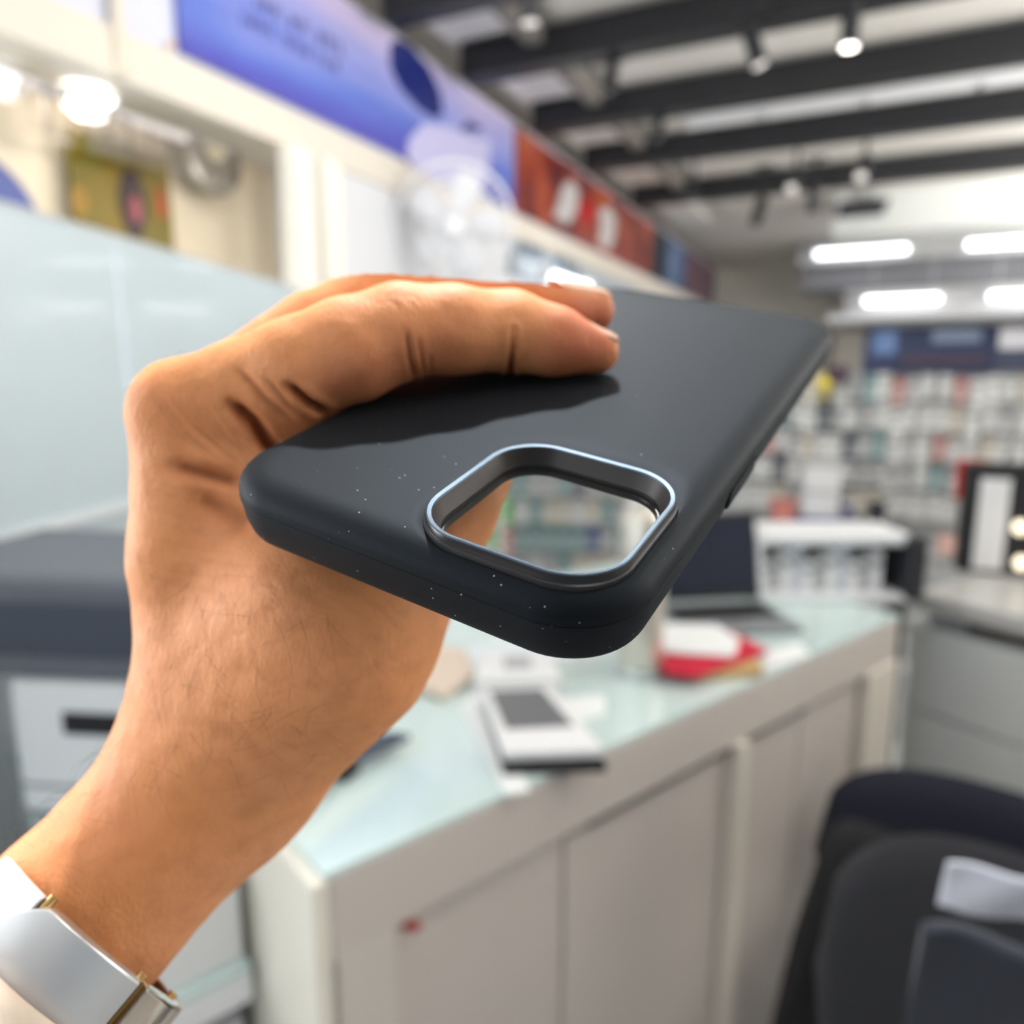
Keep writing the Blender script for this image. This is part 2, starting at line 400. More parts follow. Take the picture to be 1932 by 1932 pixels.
def build_hand():
    lo = np.array([-215., -200., -247.]); hi = np.array([34., 52., -118.])
    V, F = surface_nets(hand_sdf, lo, hi, 1.15)
    me = bpy.data.meshes.new('tmp'); me.from_pydata(V.tolist(), [], F.tolist())
    tmp = bpy.data.objects.new('tmp', me); COL.objects.link(tmp)
    sm = tmp.modifiers.new('s', 'SMOOTH'); sm.factor = .5; sm.iterations = 2
    sb = tmp.modifiers.new('u', 'SUBSURF'); sb.levels = 1; sb.render_levels = 1
    me2 = bpy.data.meshes.new_from_object(tmp.evaluated_get(bpy.context.evaluated_depsgraph_get()))
    bpy.data.objects.remove(tmp)
    n = len(me2.vertices); co = np.empty(n*3, np.float32); me2.vertices.foreach_get('co', co); co = co.reshape(-1, 3)
    nor = np.empty(n*3, np.float32); me2.vertices.foreach_get('normal', nor); nor = nor.reshape(-1, 3)
    # make sure normals point out
    tst = hand_sdf(co[:2000] + nor[:2000]*1.0) - hand_sdf(co[:2000])
    flip = tst.mean() < 0
    if flip: nor = -nor; me2.flip_normals()
    px = 966 + FPX*co[:, 0]/-co[:, 2]; py = 966 - FPX*co[:, 1]/-co[:, 2]
    depth = -co[:, 2]
    disp = np.zeros(n); fold = np.zeros(n); red = np.zeros(n)
    facing = (nor*(-co/np.linalg.norm(co, axis=1)[:, None])).sum(1)
    near = np.clip((178 - depth)/8, 0, 1)
    def crease(pts, w, dep, col=.6, taper=True, grow=0):
        pts = np.array(pts, float); best = np.full(n, 1e9); tt = np.zeros(n)
        ls = np.r_[0, np.cumsum(np.linalg.norm(np.diff(pts, axis=0), axis=1))]
        for i in range(len(pts) - 1):
            a, b = pts[i], pts[i+1]; ab = b - a
            t = np.clip(((px - a[0])*ab[0] + (py - a[1])*ab[1])/(ab @ ab), 0, 1)
            d = np.hypot(px - a[0] - t*ab[0], py - a[1] - t*ab[1])
            u = d < best; best[u] = d[u]; tt[u] = (ls[i] + t[u]*(ls[i+1] - ls[i]))/ls[-1]
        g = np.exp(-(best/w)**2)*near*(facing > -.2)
        if taper: g = g*np.clip(np.sin(np.pi*np.clip(tt*.9 + .08, 0, 1))*1.6, 0, 1)
        if grow: g = g*np.clip(tt*1.15 - .05, .0, 1)**grow
        disp[:] -= g*dep
        disp[:] += np.exp(-((best - w*2.0)/w)**2)*near*(facing > -.2)*dep*.18*(np.sin(np.pi*tt) if taper else 1)
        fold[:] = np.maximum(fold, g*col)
    # finger joints
    crease([(968, 622), (968, 660), (963, 704)], 6, 1.6, .6, False, 1.0)
    crease([(768, 625), (774, 675), (786, 722)], 6, .55, .5); crease([(790, 640), (796, 680), (804, 716)], 4, .35, .3); crease([(812, 672), (815, 712)], 4, .3, .3)
    for i in range(7): crease([(728 + i*9, 548 + abs(i - 3)*2), (732 + i*10, 572 + (i % 3)*6)], 3, .22, .12)
    # web between index finger and thumb
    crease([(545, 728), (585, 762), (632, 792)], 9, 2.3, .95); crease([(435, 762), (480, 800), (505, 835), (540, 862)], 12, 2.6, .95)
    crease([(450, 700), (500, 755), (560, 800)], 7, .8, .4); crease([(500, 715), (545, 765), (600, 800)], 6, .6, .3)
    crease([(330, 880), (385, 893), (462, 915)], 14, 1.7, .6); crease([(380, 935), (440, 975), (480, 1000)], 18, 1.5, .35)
    for i in range(11):
        x0 = 285 + i*13 + RNG.uniform(-5, 5); y0 = 742 + i*3 + RNG.uniform(-5, 5); L_ = RNG.uniform(70, 140)
        crease([(x0, y0), (x0 + L_*.45, y0 + L_*.62), (x0 + L_*.95, y0 + L_*1.0)], 3.4, .16, .16)
    for i in range(8):
        x0 = 250 + RNG.uniform(0, 60); y0 = 900 + i*26; crease([(x0, y0), (x0 + 90, y0 + 28), (x0 + 210, y0 + 40)], 4, .09, .06)
    # soft skin wrinkles on the thenar and wrist
    for i in range(46):
        x0, y0 = RNG.uniform(430, 740), RNG.uniform(1080, 1420); a = RNG.uniform(-.5, .9); L_ = RNG.uniform(18, 60)
        crease([(x0, y0), (x0 + L_*.5*math.cos(a), y0 + L_*.5*math.sin(a) + 3), (x0 + L_*math.cos(a), y0 + L_*math.sin(a))], 4, .13, .07)
    crease([(520, 1455), (470, 1400), (400, 1372)], 16, .5, .1)
    # tendons and soft mass
    nz = lambda p, s: np.sin(p[:, 0]*s + 1.3*np.sin(p[:, 1]*s*.7)) * np.sin(p[:, 1]*s*.9 + 1.7*np.sin(p[:, 2]*s*.6)) * np.sin(p[:, 2]*s*1.1 + .5)
    disp += .35*nz(co, .16) + .12*nz(co, .5)
    # redder skin at fingertips, knuckles and inside of the fingers
    for (x, y, w, a) in ((1090, 665, 90, .8), (830, 680, 80, .55), (640, 735, 60, .4), (1120, 600, 60, .7), (700, 720, 90, .4), (200, 1560, 120, .25), (300, 760, 70, .2)):
        red += a*np.exp(-((px - x)**2 + (py - y)**2)/w**2)
    red = np.clip(red, 0, 1)
    co2 = (co + nor*disp[:, None])
    # finger pads flatten against the case instead of sinking into it
    Rm = np.array(rodr((-1.00211457, -.25913958, -.49522022)).to_3x3()); p0 = np.array([19.6418704, 30.25874888, -164.87665359])
    loc = (co2 - p0) @ Rm
    hx, hy = CW/2, CL/2
    inside = (np.abs(loc[:, 0]) < hx + .15) & (np.abs(loc[:, 1]) < hy + .15) & (loc[:, 2] < .15) & (loc[:, 2] > -CT - .15)
    dtop = .12 - loc[:, 2]; dbot = loc[:, 2] + CT + .15; dside = hx + .15 - np.abs(loc[:, 0])
    q = loc.copy()
    for i in np.where(inside)[0]:
        d = (dtop[i], dbot[i], dside[i]); j = int(np.argmin(d))
        if j == 0: q[i, 2] = .12
        elif j == 1: q[i, 2] = -CT - .15
        else: q[i, 0] = math.copysign(hx + .15, loc[i, 0])
    co2 = q @ Rm.T + p0
    co2 = co2*MM
    me2.vertices.foreach_set('co', co2.astype(np.float32).reshape(-1)); me2.update()
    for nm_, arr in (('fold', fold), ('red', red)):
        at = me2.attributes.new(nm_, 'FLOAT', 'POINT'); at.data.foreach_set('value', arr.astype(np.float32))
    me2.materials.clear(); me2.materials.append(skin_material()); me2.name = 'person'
    me2.polygons.foreach_set('use_smooth', [True]*len(me2.polygons))
    o = bpy.data.objects.new('person', me2); COL.objects.link(o); o.matrix_world = CM
    tag(o, 'left hand and bare forearm of a person gripping the black phone case', 'person')
    return o, co, nor, px, py
HAND, h_co, h_nor, h_px, h_py = build_hand()

def nail(ch_a, ch_b, name='fingernail', turn=1.1, off=.22):
    """curved plate on the back of the last finger joint"""
    (a, ra), (b, rb) = ch_a, ch_b
    Rm = rodr((-1.00211457, -.25913958, -.49522022)).to_3x3()
    up = Rm @ Vector((0, 0, 1)); a = Vector(a); b = Vector(b); ax = (b - a).normalized()
    vw = -b.normalized(); up = up - vw*up.dot(vw)*turn
    up = (up - ax*up.dot(ax)).normalized(); sd = ax.cross(up)
    bm = bmesh.new(); rows = []
    Ln = (b - a).length + rb
    for k in range(10):
        t = k/9; s = -Ln*.28 + (Ln*1.02)*t + (b - a).length*.22
        p = a + ax*s
        f = min(max(s/(b - a).length, 0), 1); r = ra + (rb - ra)*f
        over = max(0, s - (b - a).length)
        r = math.sqrt(max(r*r - over*over*.55, .2)) if over > 0 else r
        wid = 48*math.sqrt(max(0, 1 - (max(0, .22 - t)/.22)**2))
        wid = max(wid, 14)
        row = []
        for j in range(13):
            an = math.radians((j/12*2 - 1)*wid)
            row.append((p + (up*math.cos(an) + sd*math.sin(an))*(r + off))*MM)
        rows.append(row)
    loops_mesh(bm, rows, closed=False)
    o = link(name, bm, mat('nail', (.60, .36, .25), .35, spec=.5), HAND, sm=60)
    so = o.modifiers.new('t', 'SOLIDIFY'); so.thickness = .0004
    return o
nail(idx[-2], idx[-1]); nail(mid_[-2], mid_[-1], turn=1.2, off=-.55)

def arm_hair():
    cu = bpy.data.curves.new('arm_hair', 'CURVE'); cu.dimensions = '3D'; cu.bevel_depth = .000022; cu.bevel_resolution = 0
    sel1 = np.where((h_px > -120) & (h_px < 240) & (h_py > 1380) & (h_py < 1720) & (h_co[:, 2] > -190) & (h_nor[:, 0] < .1) & (h_nor[:, 1] > -.2))[0]
    sel2 = np.where((h_px > 230) & (h_px < 640) & (h_py > 1080) & (h_py < 1500) & (h_co[:, 2] > -160))[0]
    sel3 = np.where((h_px > 240) & (h_px < 560) & (h_py > 560) & (h_py < 760) & (h_co[:, 2] > -175) & (h_nor[:, 1] > .3))[0]
    for sel, cnt, L0, L1, lift in ((sel1, 200, 4, 10, .75), (sel2, 90, 6, 13, .10), (sel3, 50, 2, 4, .5)):
        if not len(sel): continue
        for i in RNG.choice(sel, cnt):
            p = h_co[i].astype(float); nrm = h_nor[i].astype(float); L_ = RNG.uniform(L0, L1)
            flow = np.array([RNG.normal(.25, .5), RNG.normal(-.5, .5), RNG.normal(0, .4)]); flow -= nrm*(flow @ nrm); flow /= np.linalg.norm(flow) + 1e-6
            cr = np.cross(nrm, flow); curl = RNG.uniform(-.7, .7)
            sp = cu.splines.new('POLY'); K = 8; sp.points.add(K - 1)
            for k_ in range(K):
                t = k_/(K - 1)
                q = p + nrm*(lift*L_*t*(1.25 - .8*t)) + flow*(L_*t*(1 - lift*.4)) + cr*(curl*L_*t*t*.7)
                if lift < .2: q = q + nrm*(.12)
                sp.points[k_].co = (*(q*MM), 1); sp.points[k_].radius = 1 - .7*t
    cu.materials.append(mat('hair', (.045, .022, .012), .6))
    o = bpy.data.objects.new('arm_hair', cu); COL.objects.link(o); o.parent = HAND; tag(o, kind='stuff')
arm_hair()

# ------------------------------------------------------------------ wristwatch bracelet and sleeve (arm axis in the hand's frame)
def arm_frame(px, py, d):
    """a point of the arm's axis, the arm's direction, and the directions towards the lens and to the lower right"""
    ax = (Vector(P(150, 1738, 158)) - Vector(P(425, 1442, 172))).normalized()
    c = Vector(P(px, py, d)); vw = c.normalized()
    ax = (ax - vw*ax.dot(vw)*.8).normalized()
    front = -vw; front = (front - ax*front.dot(ax)).normalized(); side = ax.cross(front)
    if side.x < 0: side = -side
    return c - front*25.5, ax, front, side
def arc_plate(a, ax, fr, sd, th0, th1, w0, w1, r, th, n=14, rz=1.22, rx=1.0):
    """curved plate round the arm: angles from the side facing the lens, widths along the arm"""
    bm = bmesh.new(); rows = []
    f0 = w0 if callable(w0) else (lambda t: w0); f1 = w1 if callable(w1) else (lambda t: w1)
    for i in range(n + 1):
        t = i/n; an = math.radians(th0 + (th1 - th0)*t)
        row = []
        for (ss, rr) in ((f0(t), 0), (f0(t), th*.7), (f0(t) + .5, th), (f1(t) - .5, th), (f1(t), th*.7), (f1(t), 0)):
            row.append((a + ax*ss + fr*math.cos(an)*(r*rz + rr) + sd*math.sin(an)*(r*rx + rr))*MM)
        rows.append(row)
    loops_mesh(bm, rows, cap0=True, cap1=True)
    return bm
def build_watch():
    root = empty('wristwatch'); root.matrix_world = CM
    tag(root, 'silver metal watch bracelet with broad curved links round the wrist', 'watch')
    a, ax, fr, sd = arm_frame(168, 1762, 129)
    silver = mat('brushed_silver', (.72, .74, .77), .36, metal=.85, bump=(900, .2, .0001))
    bright = mat('bright_silver', (.92, .94, .96), .42, metal=.35)
    pol = mat('polished_steel', (.62, .55, .48), .08, metal=1)
    gold = mat('gold_pin', (.75, .48, .2), .25, metal=1)
    inner = mat('bracelet_inner', (.16, .07, .035), .5)
    R = 20.2
    o = link('link_plate', arc_plate(a, ax, fr, sd, -84, -27, .2, 8.0, R, 2.4), bright, root, sm=35, bevel=.0003); tag(o, 'bright white-silver upper link')
    o = link('link_plate', arc_plate(a, ax, fr, sd, -52, 33, lambda t: .3 + 17*max(0, (.40 - t)/.40)**1.5, lambda t: 24 - 3*max(0, (.3 - t)/.3), R, 3.2, n=26), silver, root, sm=35, bevel=.0004); tag(o, 'broad satin silver centre link')
    o = link('clasp', arc_plate(a, ax, fr, sd, 36, 68, .2, 21, R + .6, 3.6), pol, root, sm=35, bevel=.0003); tag(o, 'mirror polished clasp')
    link('clasp_cover', arc_plate(a, ax, fr, sd, 70, 92, .2, 21, R + .6, 3.2), pol, root, sm=35, bevel=.0003)
    for th0, th1 in ((96, 140), (144, 190), (194, 240), (244, 274)):
        link('link_plate', arc_plate(a, ax, fr, sd, th0, th1, .5, 14, R, 2.4), silver, root, sm=35, bevel=.0003)
    link('inner_band', arc_plate(a, ax, fr, sd, -84, 276, .8, 15, R - .3, .5, n=60), inner, root, sm=35)
    for th in (-24.5, 34.5, 69):
        an = math.radians(th); c = a + fr*math.cos(an)*(R*1.22 + 1.0) + sd*math.sin(an)*(R + 1.0)
        bm = bmesh.new(); cyl(bm, (c - ax*.6)*MM, (c + ax*14)*MM, .9*MM, n=12); link('hinge_pin', bm, gold, root, sm=40)
    return root
build_watch()
def build_sleeve():
    a, ax, fr, sd = arm_frame(60, 1850, 121)
    bm = bmesh.new(); rows = []
    for i, (s, r) in enumerate(((3, 21.5), (2, 22.5), (2, 24.5), (4, 25.6), (14, 26), (30, 27.5), (60, 29), (120, 34))):
        row = []
        for j in range(40):
            an = 2*math.pi*j/40; rr = r + .5*math.sin(j*.9 + i)
            row.append((a + ax*s + fr*math.cos(an)*rr*1.25 + sd*math.sin(an)*rr)*MM)
        rows.append(row)
    loops_mesh(bm, rows)
    o = link('sleeve_cuff', bm, mat('cream_cloth', (.78, .66, .54), .8, bump=(700, .3, .0003)), HAND, sm=60)
    tag(o, 'cream cloth cuff below the watch')
build_sleeve()

# ================================================================== ROOM SHELL
X0, X1, Y0, Y1, ZC = -2.55, 3.2, -1.3, 13.0, 3.3
M_white = mat('white_paint', (.80, .79, .76), .55); M_cream = mat('cream_paint', (.74, .68, .59), .5); M_bay = mat('bay_paint', (.88, .75, .56), .5)
M_ceil = mat('ceiling_grey', (.74, .71, .66), .8, var=(3, .3, (.66, .63, .58)))
M_panel = mat('ceiling_panel', (.90, .88, .84), .7)
M_black = mat('black_metal', (.014, .015, .018), .45); M_blackp = mat('black_plastic', (.012, .012, .014), .4)
M_grey = mat('mid_grey', (.30, .31, .33), .6); M_lgrey = mat('light_grey', (.55, .56, .57), .5)
M_wp = mat('white_plastic', (.85, .86, .88), .35); M_card = mat('white_card', (.82, .82, .83), .6)
M_tile = mat('floor_tile', (.66, .67, .66), .18, var=(4, .4, (.58, .60, .60)))
M_lampw = mat('lamp_white', (1, 1, 1), .5, emit=(.93, .96, 1), estr=5)
M_lens = mat('lamp_lens', (1, 1, 1), .2, emit=(1, .93, .80), estr=1.6)
M_chrome = mat('chrome', (.8, .8, .8), .15, metal=1)
ANG = math.atan2(.904, .4275)

fl = link('floor', boxes(((.3, 5.8, -.05), (6.4, 14.6, .1))), mat('grout', (.35, .35, .34), .7)); tag(fl, kind='structure')
tile_me = None
def pieces(name, me_bm, m, parent, spots, bevel=None):
    """many alike pieces sharing one mesh"""
    first = link(name, me_bm, m, parent, bevel=bevel)
    first.location = spots[0]
    for s in spots[1:]:
        c = first.copy(); COL.objects.link(c); c.parent = parent; c.location = s
    return first
pieces('tile', boxes(((0, 0, 0), (.592, .592, .008))), M_tile, fl, [(x, y, .052 - .05) for x in [(-1.8 + .6*i) for i in range(9)] for y in [.9 + .6*j for j in range(9)]])
ce = link('ceiling', boxes(((.3, 6.0, ZC + .05), (6.4, 14.4, .1))), M_ceil); tag(ce, kind='structure')
wl = link('wall_left', boxes(((X0 - .05, 6.1, 1.65), (.1, 14.2, 3.3))), M_bay); tag(wl, kind='structure')
wf = link('wall_far', boxes(((.3, Y1 + .05, 1.65), (6.0, .1, 3.3))), mat('far_paint', (.82, .79, .72), .7)); tag(wf, kind='structure')
wr = link('wall_right', boxes(((X1 + .05, 6.1, 1.65), (.1, 14.2, 3.3))), M_white); tag(wr, kind='structure')
# bulkhead over the wall bay, and the cladding wall beyond the bay
o = link('trim_1', boxes(((-2.375, 5.6, 2.505), (.35, 13.4, .15))), M_cream, bevel=.004); tag(o, kind='structure')
o = link('wall_left_upper', boxes(((-2.385, 5.6, 2.87), (.33, 13.4, .60))), mat('lilac_white', (.66, .67, .78), .5), bevel=.002); tag(o, kind='structure')
o = link('wall_left_lower', boxes(((-2.385, 7.9, 1.215), (.33, 10.1, 2.43))), mat('cool_white', (.70, .71, .74), .45)); tag(o, kind='structure')
for i, (px0, px1) in enumerate(((532, 572), (583, 622))):
    a, b = at_x(px0, 300, -2.19), at_x(px1, 300, -2.19)
    o = link('trim_%d' % (i + 2), boxes(((-2.17, (a.y + b.y)/2, 1.215), (.09, b.y - a.y, 2.42))), mat('warm_white', (.86, .82, .74), .45), bevel=.01); tag(o, kind='structure')
a = at_x(226, 90, -2.19)
o = link('trim_4', boxes(((-2.19, a.y, 2.82), (.03, .035, .76))), mat('beige_strip', (.72, .66, .55), .5), bevel=.003); tag(o, kind='structure')

# ------------------------------------------------------------------ ceiling beams, panels, track lights
beam_y = [3.16, 3.90, 4.86, 5.86, 7.2]
bw, bh = .15, .17
for i, y in enumerate(beam_y):
    o = link('ceiling_beam', boxes(((.55, y, 3.18), (5.3, bw if i else .12, bh))), M_black, bevel=.004)
    tag(o, 'black ceiling beam, number %s counting away from the lens' % ('one', 'two', 'three', 'four', 'five')[i], 'beam')
    o['group'] = 'black beams across the ceiling'
o['label'] = 'black ceiling beam farthest from the hand'
for i, l in enumerate(('black ceiling beam at the top edge, ending just behind the blue banner', 'thick black ceiling beam carrying the two nearest spotlights', 'third black ceiling beam, just nearer than the long pale light trunking', 'black ceiling beam just beyond the long pale light trunking', 'farthest black ceiling beam, with the small round spotlights hanging under it')):
    bpy.data.objects['ceiling_beam' + ('' if i == 0 else '.%03d' % i)]['label'] = l
o = link('ceiling_rail', boxes(((-1.66, 5.2, 3.235), (.09, 4.6, .10))), mat('taupe_metal', (.22, .20, .18), .6), bevel=.003); tag(o, 'narrow taupe rail running along the ceiling beside the banners', 'rail')
sp = []
for i in range(6):
    y0 = ([2.6] + beam_y + [9.2])[i] + .12; y1 = ([2.6] + beam_y + [9.2])[i+1] - .12
    bm = boxes(((-1.93, (y0 + y1)/2, 3.275), (.42, y1 - y0, .05)))
    o = link('panel', bm, M_panel, ce, bevel=.02)
    bm = boxes(((.6, (y0 + y1)/2, 3.285), (4.2, y1 - y0, .03)))
    o = link('panel', bm, mat('ceiling_board', (.76, .73, .68), .75, var=(2.2, .5, (.68, .65, .60))), ce, bevel=.008)
# long pale trunking between beams
a, b = at_z(1285, 228, 3.16), at_z(1990, 95, 3.16)
o = link('light_trunking', boxes((((a.x + b.x + 1.2)/2, 5.35, 3.2), (b.x + 1.2 - a.x, .13, .08))), M_wp, bevel=.01)
tag(o, 'long pale linear light trunking between two black ceiling beams', 'light fixture')
bm = boxes((((a.x + b.x + 1.2)/2, 5.48, 3.24), (b.x + 1.2 - a.x, .08, .07)))
link('reflector', bm, M_lgrey, o)
bm = boxes(*[((a.x + .5 + .6*k_, 5.35, 3.155), (.01, .132, .012)) for k_ in range(5)]); link('joint', bm, M_grey, o)

def spotlight(px, py, z, lean=(0, 0), lit=0, size=1.0, label='', mount=3.1):
    p = at_z(px, py, z)
    r = empty('track_spotlight', (p.x, p.y, z)); tag(r, label, 'spotlight', 'spotlights on the ceiling beams')
    L_ = .15*size; R_ = .034*size
    d = Vector((lean[0], lean[1], 1)).normalized(); T = d.to_track_quat('Z', 'Y').to_matrix().to_4x4()
    link('housing', lathe([(R_*.55, 0), (R_, -.004), (R_, L_), (R_*.75, L_ + .01), (0, L_ + .01)], 24, T), M_black, r, sm=40)
    bm = lathe([(0, .012), (R_*.8, .006), (R_*.86, -.003), (R_*.55, -.006)], 24, T)
    link('lens', bm, M_lens if lit > 0 else mat('dark_lens', (.10, .10, .11), .2) if 'dark' in label.split(' spotlight')[0] else mat('spot_lens_glint', (.8, .76, .72), .3, emit=(1, .93, .88), estr=.45), r, sm=40)  # weak glow on unlit lenses stands in for their reflections
    top = d*L_*.85
    bm = bmesh.new(); cyl(bm, top, (top.x, top.y, max(mount - z, top.z + .03)), .012, n=10)
    box(bm, (top.x, top.y, max(mount - z, top.z + .03) + .01), (.16, .035, .025)); link('mounting_arm', bm, M_black, r)
    if lit > 0:
        l = light('spotlight_light', 'POINT', (p.x + 0, p.y, z - .03), 1, (1, .93, .82), .03)
    return r
spotlight(1000, 42, 2.86, (0, 0), 0, 1.15, 'black spotlight at the top edge near the blue banner, pale lens down')
spotlight(1433, 122, 2.88, (-.35, .0), 0, 1.1, 'tilted black spotlight below the thick nearest beam, left of the lit one')
spotlight(1602, 88, 2.88, (0, 0), 1, 1.1, 'lit black spotlight with bright lens near the top right')
spotlight(1148, 172, 2.95, (.1, .3), 0, .9, 'dark spotlight in shadow between beams above the red banner')
spotlight(1493, 356, 2.86, (.15, .9), 0, 1.3, 'black spotlight facing forward, left one of the pair under the far beam', mount=3.28)
spotlight(1624, 333, 2.86, (.15, .9), 0, 1.3, 'black spotlight facing forward, right one of the pair under the far beam', mount=3.28)
spotlight(1425, 420, 2.80, (.2, .5), 0, 1.5, 'small dark spotlight farthest away against the pale ceiling', mount=3.25)
spotlight(1302, 372, 2.95, (.1, .9), 0, 1.1, 'dark spotlight at the left end of the far beam', mount=3.28)
spotlight(1533, 400, 2.85, (0, .0), 0, 1.2, 'thin dark spotlight hanging between the far pair and the ceiling camera', mount=3.25)
spotlight(0, -2, 2.75, (-.2, .6), 0, 1.0, 'black spotlight cut by the top left corner of the picture')
spotlight(1240, 262, 2.95, (.0, .4), 0, .9, 'dark spotlight in shadow at the left end of the third beam')

# near lamp that throws the finger shadow (above the frame) and tube fixtures added for the fill light
r = empty('track_spotlight', KEY); tag(r, 'black spotlight overhead, nearer than the picture shows', 'spotlight', 'spotlights on the ceiling beams')
link('housing', lathe([(.036, .03), (.04, .03), (.04, .2), (0, .21)], 24, (KEY - Vector((-.02, .1, 1.48))).to_track_quat('Z', 'Y').to_matrix().to_4x4()), M_black, r, sm=40)
def Y_far(y): return y < 10
def tube(x, y, z, ln, label, body=True):
    r = empty('tube_light', (x, y, z)); tag(r, label, 'tube light', 'white tube lights')
    if body: link('housing', boxes(((0, 0, .045), (ln + .06, .12, .05))), M_wp, r, bevel=.005)
    bm = bmesh.new(); cyl(bm, (-ln/2, 0, 0), (ln/2, 0, 0), .022 if Y_far(y) else .042, n=14); link('tube', bm, M_lampw, r, sm=40)
    for s in (-1, 1): link('end_cap', boxes(((s*(ln/2 + .012), 0, .01), (.024, .05, .06))), M_wp, r)
    if z < 3.2 and body:
        for s in (-1, 1): link('hanger', boxes(((s*ln*.4, 0, (3.29 - z)/2 + .035), (.012, .012, 3.29 - z - .07))), M_lgrey, r)
    return r
for (x, y, l) in ((-.9, 1.6, 'left added fill tube overhead, nearer than the picture shows'), (.9, 1.6, 'right added fill tube overhead, nearer than the picture shows')):
    tube(x, y, 3.10, 1.2, l)  # unseen fixtures added to carry the overhead fill
# far end: white duct, dark unit, grey ledges and bright tubes
pa, pb = at_y(1560, 345, 8.3), at_y(1560, 448, 8.3)
o = link('air_duct', boxes(((1.25, 8.75, (3.28 + pb.z + .02)/2), (3.3, .9, 3.28 - pb.z))), mat('duct_white', (.78, .80, .78), .5), bevel=.01)
tag(o, 'broad white ceiling duct at the far end behind the black beams', 'duct')
p = at_y(1632, 393, 8.25)
r = empty('ceiling_camera', p); tag(r, 'dark slanted ceiling unit on the front of the white duct', 'ceiling unit')
bm = boxes(((0, 0, 0), (.42, .1, .13)));
for v in bm.verts:
    if v.co.z < 0: v.co.x -= .05
link('housing', bm, mat('dark_unit', (.03, .03, .035), .4), r, bevel=.01)
link('bracket', boxes(((0, .02, .09), (.18, .06, .06))), M_grey, r)
for (xa, ya, xb, yb, Y, lab) in ((1540, 481, 1712, 467, 10.8, 'white tube light at the far end, upper left one of four'), (1826, 459, 2010, 452, 10.8, 'white tube light at the far end, upper right one of four'),
                           (1632, 567, 1772, 562, 10.4, 'white tube light at the far end, lower left one of four'), (1868, 558, 2010, 553, 10.4, 'white tube light at the far end, lower right one of four')):
    a, b = at_y(xa, ya, Y), at_y(xb, yb, Y)
    t_ = tube((a.x + b.x)/2, Y, (a.z + b.z)/2, b.x - a.x, lab)
    t_.scale = (1, 1.6, 1)
z1 = at_y(1700, 505, 10.95).z; z2 = at_y(1700, 545, 10.95).z
def ledge(name, px0, py0, py1, Y, dep, m, label, px1=2100):
    a, b = at_y(px0, py0, Y), at_y(px0, py1, Y); c = at_y(px1, py0, Y)
    o = link(name, boxes((((a.x + c.x)/2, Y + dep/2, (a.z + b.z)/2), (c.x - a.x, dep, a.z - b.z))), m, bevel=.008); tag(o, label, 'ledge'); return o
ledge('wall_ledge', 1505, 455, 500, 11.0, 1.0, mat('ledge_grey', (.42, .42, .42), .6), 'upper grey ledge behind the far upper tube lights')
ledge('wall_ledge', 1515, 500, 548, 11.3, .9, mat('ledge_dark', (.22, .22, .24), .6), 'darker grey recess between the two rows of far tube lights')
ledge('wall_ledge', 1595, 548, 612, 10.6, .6, mat('ledge_light', (.52, .52, .54), .6), 'lower pale grey ledge holding the lower far tube lights')
a = at_y(1622, 620, 9.0)
o = link('pale_column', boxes(((at_y(1602, 700, 12.6).x, 12.7, 1.5), (.45, .3, 3.2))), mat('column_paint', (.62, .58, .52), .6), bevel=.01); tag(o, 'pale beige column at the far end right behind the case corner', 'column')

# ------------------------------------------------------------------ banners on the upper left wall
def print_mat(name, build):
    m = bpy.data.materials.new(name); m.use_nodes = True; nt = m.node_tree; b = nt.nodes['Principled BSDF']
    b.inputs['Roughness'].default_value = .35
    tc = nt.nodes.new('ShaderNodeTexCoord'); build(nt, b, tc); return m
def blue_print(nt, b, tc):
    s = nt.nodes.new('ShaderNodeSeparateXYZ'); nt.links.new(tc.outputs['Generated'], s.inputs[0])
    n = nt.nodes.new('ShaderNodeTexNoise'); n.inputs['Scale'].default_value = 2.6; n.inputs['Detail'].default_value = 2; nt.links.new(tc.outputs['Generated'], n.inputs['Vector'])
    ad = nt.nodes.new('ShaderNodeMath'); ad.operation = 'MULTIPLY_ADD'; ad.inputs[1].default_value = .9; nt.links.new(n.outputs['Fac'], ad.inputs[0]); 
    sb = nt.nodes.new('ShaderNodeMath'); sb.operation = 'SUBTRACT'; nt.links.new(s.outputs['Z'], sb.inputs[0]); sb.inputs[1].default_value = .45
    nt.links.new(sb.outputs[0], ad.inputs[2])
    r = nt.nodes.new('ShaderNodeValToRGB'); e = r.color_ramp.elements
    e[0].position = 0.0; e[0].color = (.085, .085, .42, 1); e[1].position = .95; e[1].color = (.50, .43, .64, 1)
    x = e.new(.32); x.color = (.12, .18, .56, 1); x = e.new(.55); x.color = (.28, .30, .62, 1)
    nt.links.new(ad.outputs[0], r.inputs[0]); nt.links.new(r.outputs[0], b.inputs['Base Color'])
def red_print(nt, b, tc):
    n = nt.nodes.new('ShaderNodeTexNoise'); n.inputs['Scale'].default_value = 2.2; n.inputs['Detail'].default_value = 3; nt.links.new(tc.outputs['Object'], n.inputs['Vector'])
    r = nt.nodes.new('ShaderNodeValToRGB'); e = r.color_ramp.elements
    e[0].position = .34; e[0].color = (.09, .012, .014, 1); e[1].position = .66; e[1].color = (.42, .085, .03, 1); x = e.new(.5); x.color = (.24, .035, .02, 1)
    nt.links.new(n.outputs['Fac'], r.inputs[0]); nt.links.new(r.outputs[0], b.inputs['Base Color'])
XB = -2.2
def on_wall(px, py, X=XB): p = at_x(px, py, X); return p.y, p.z
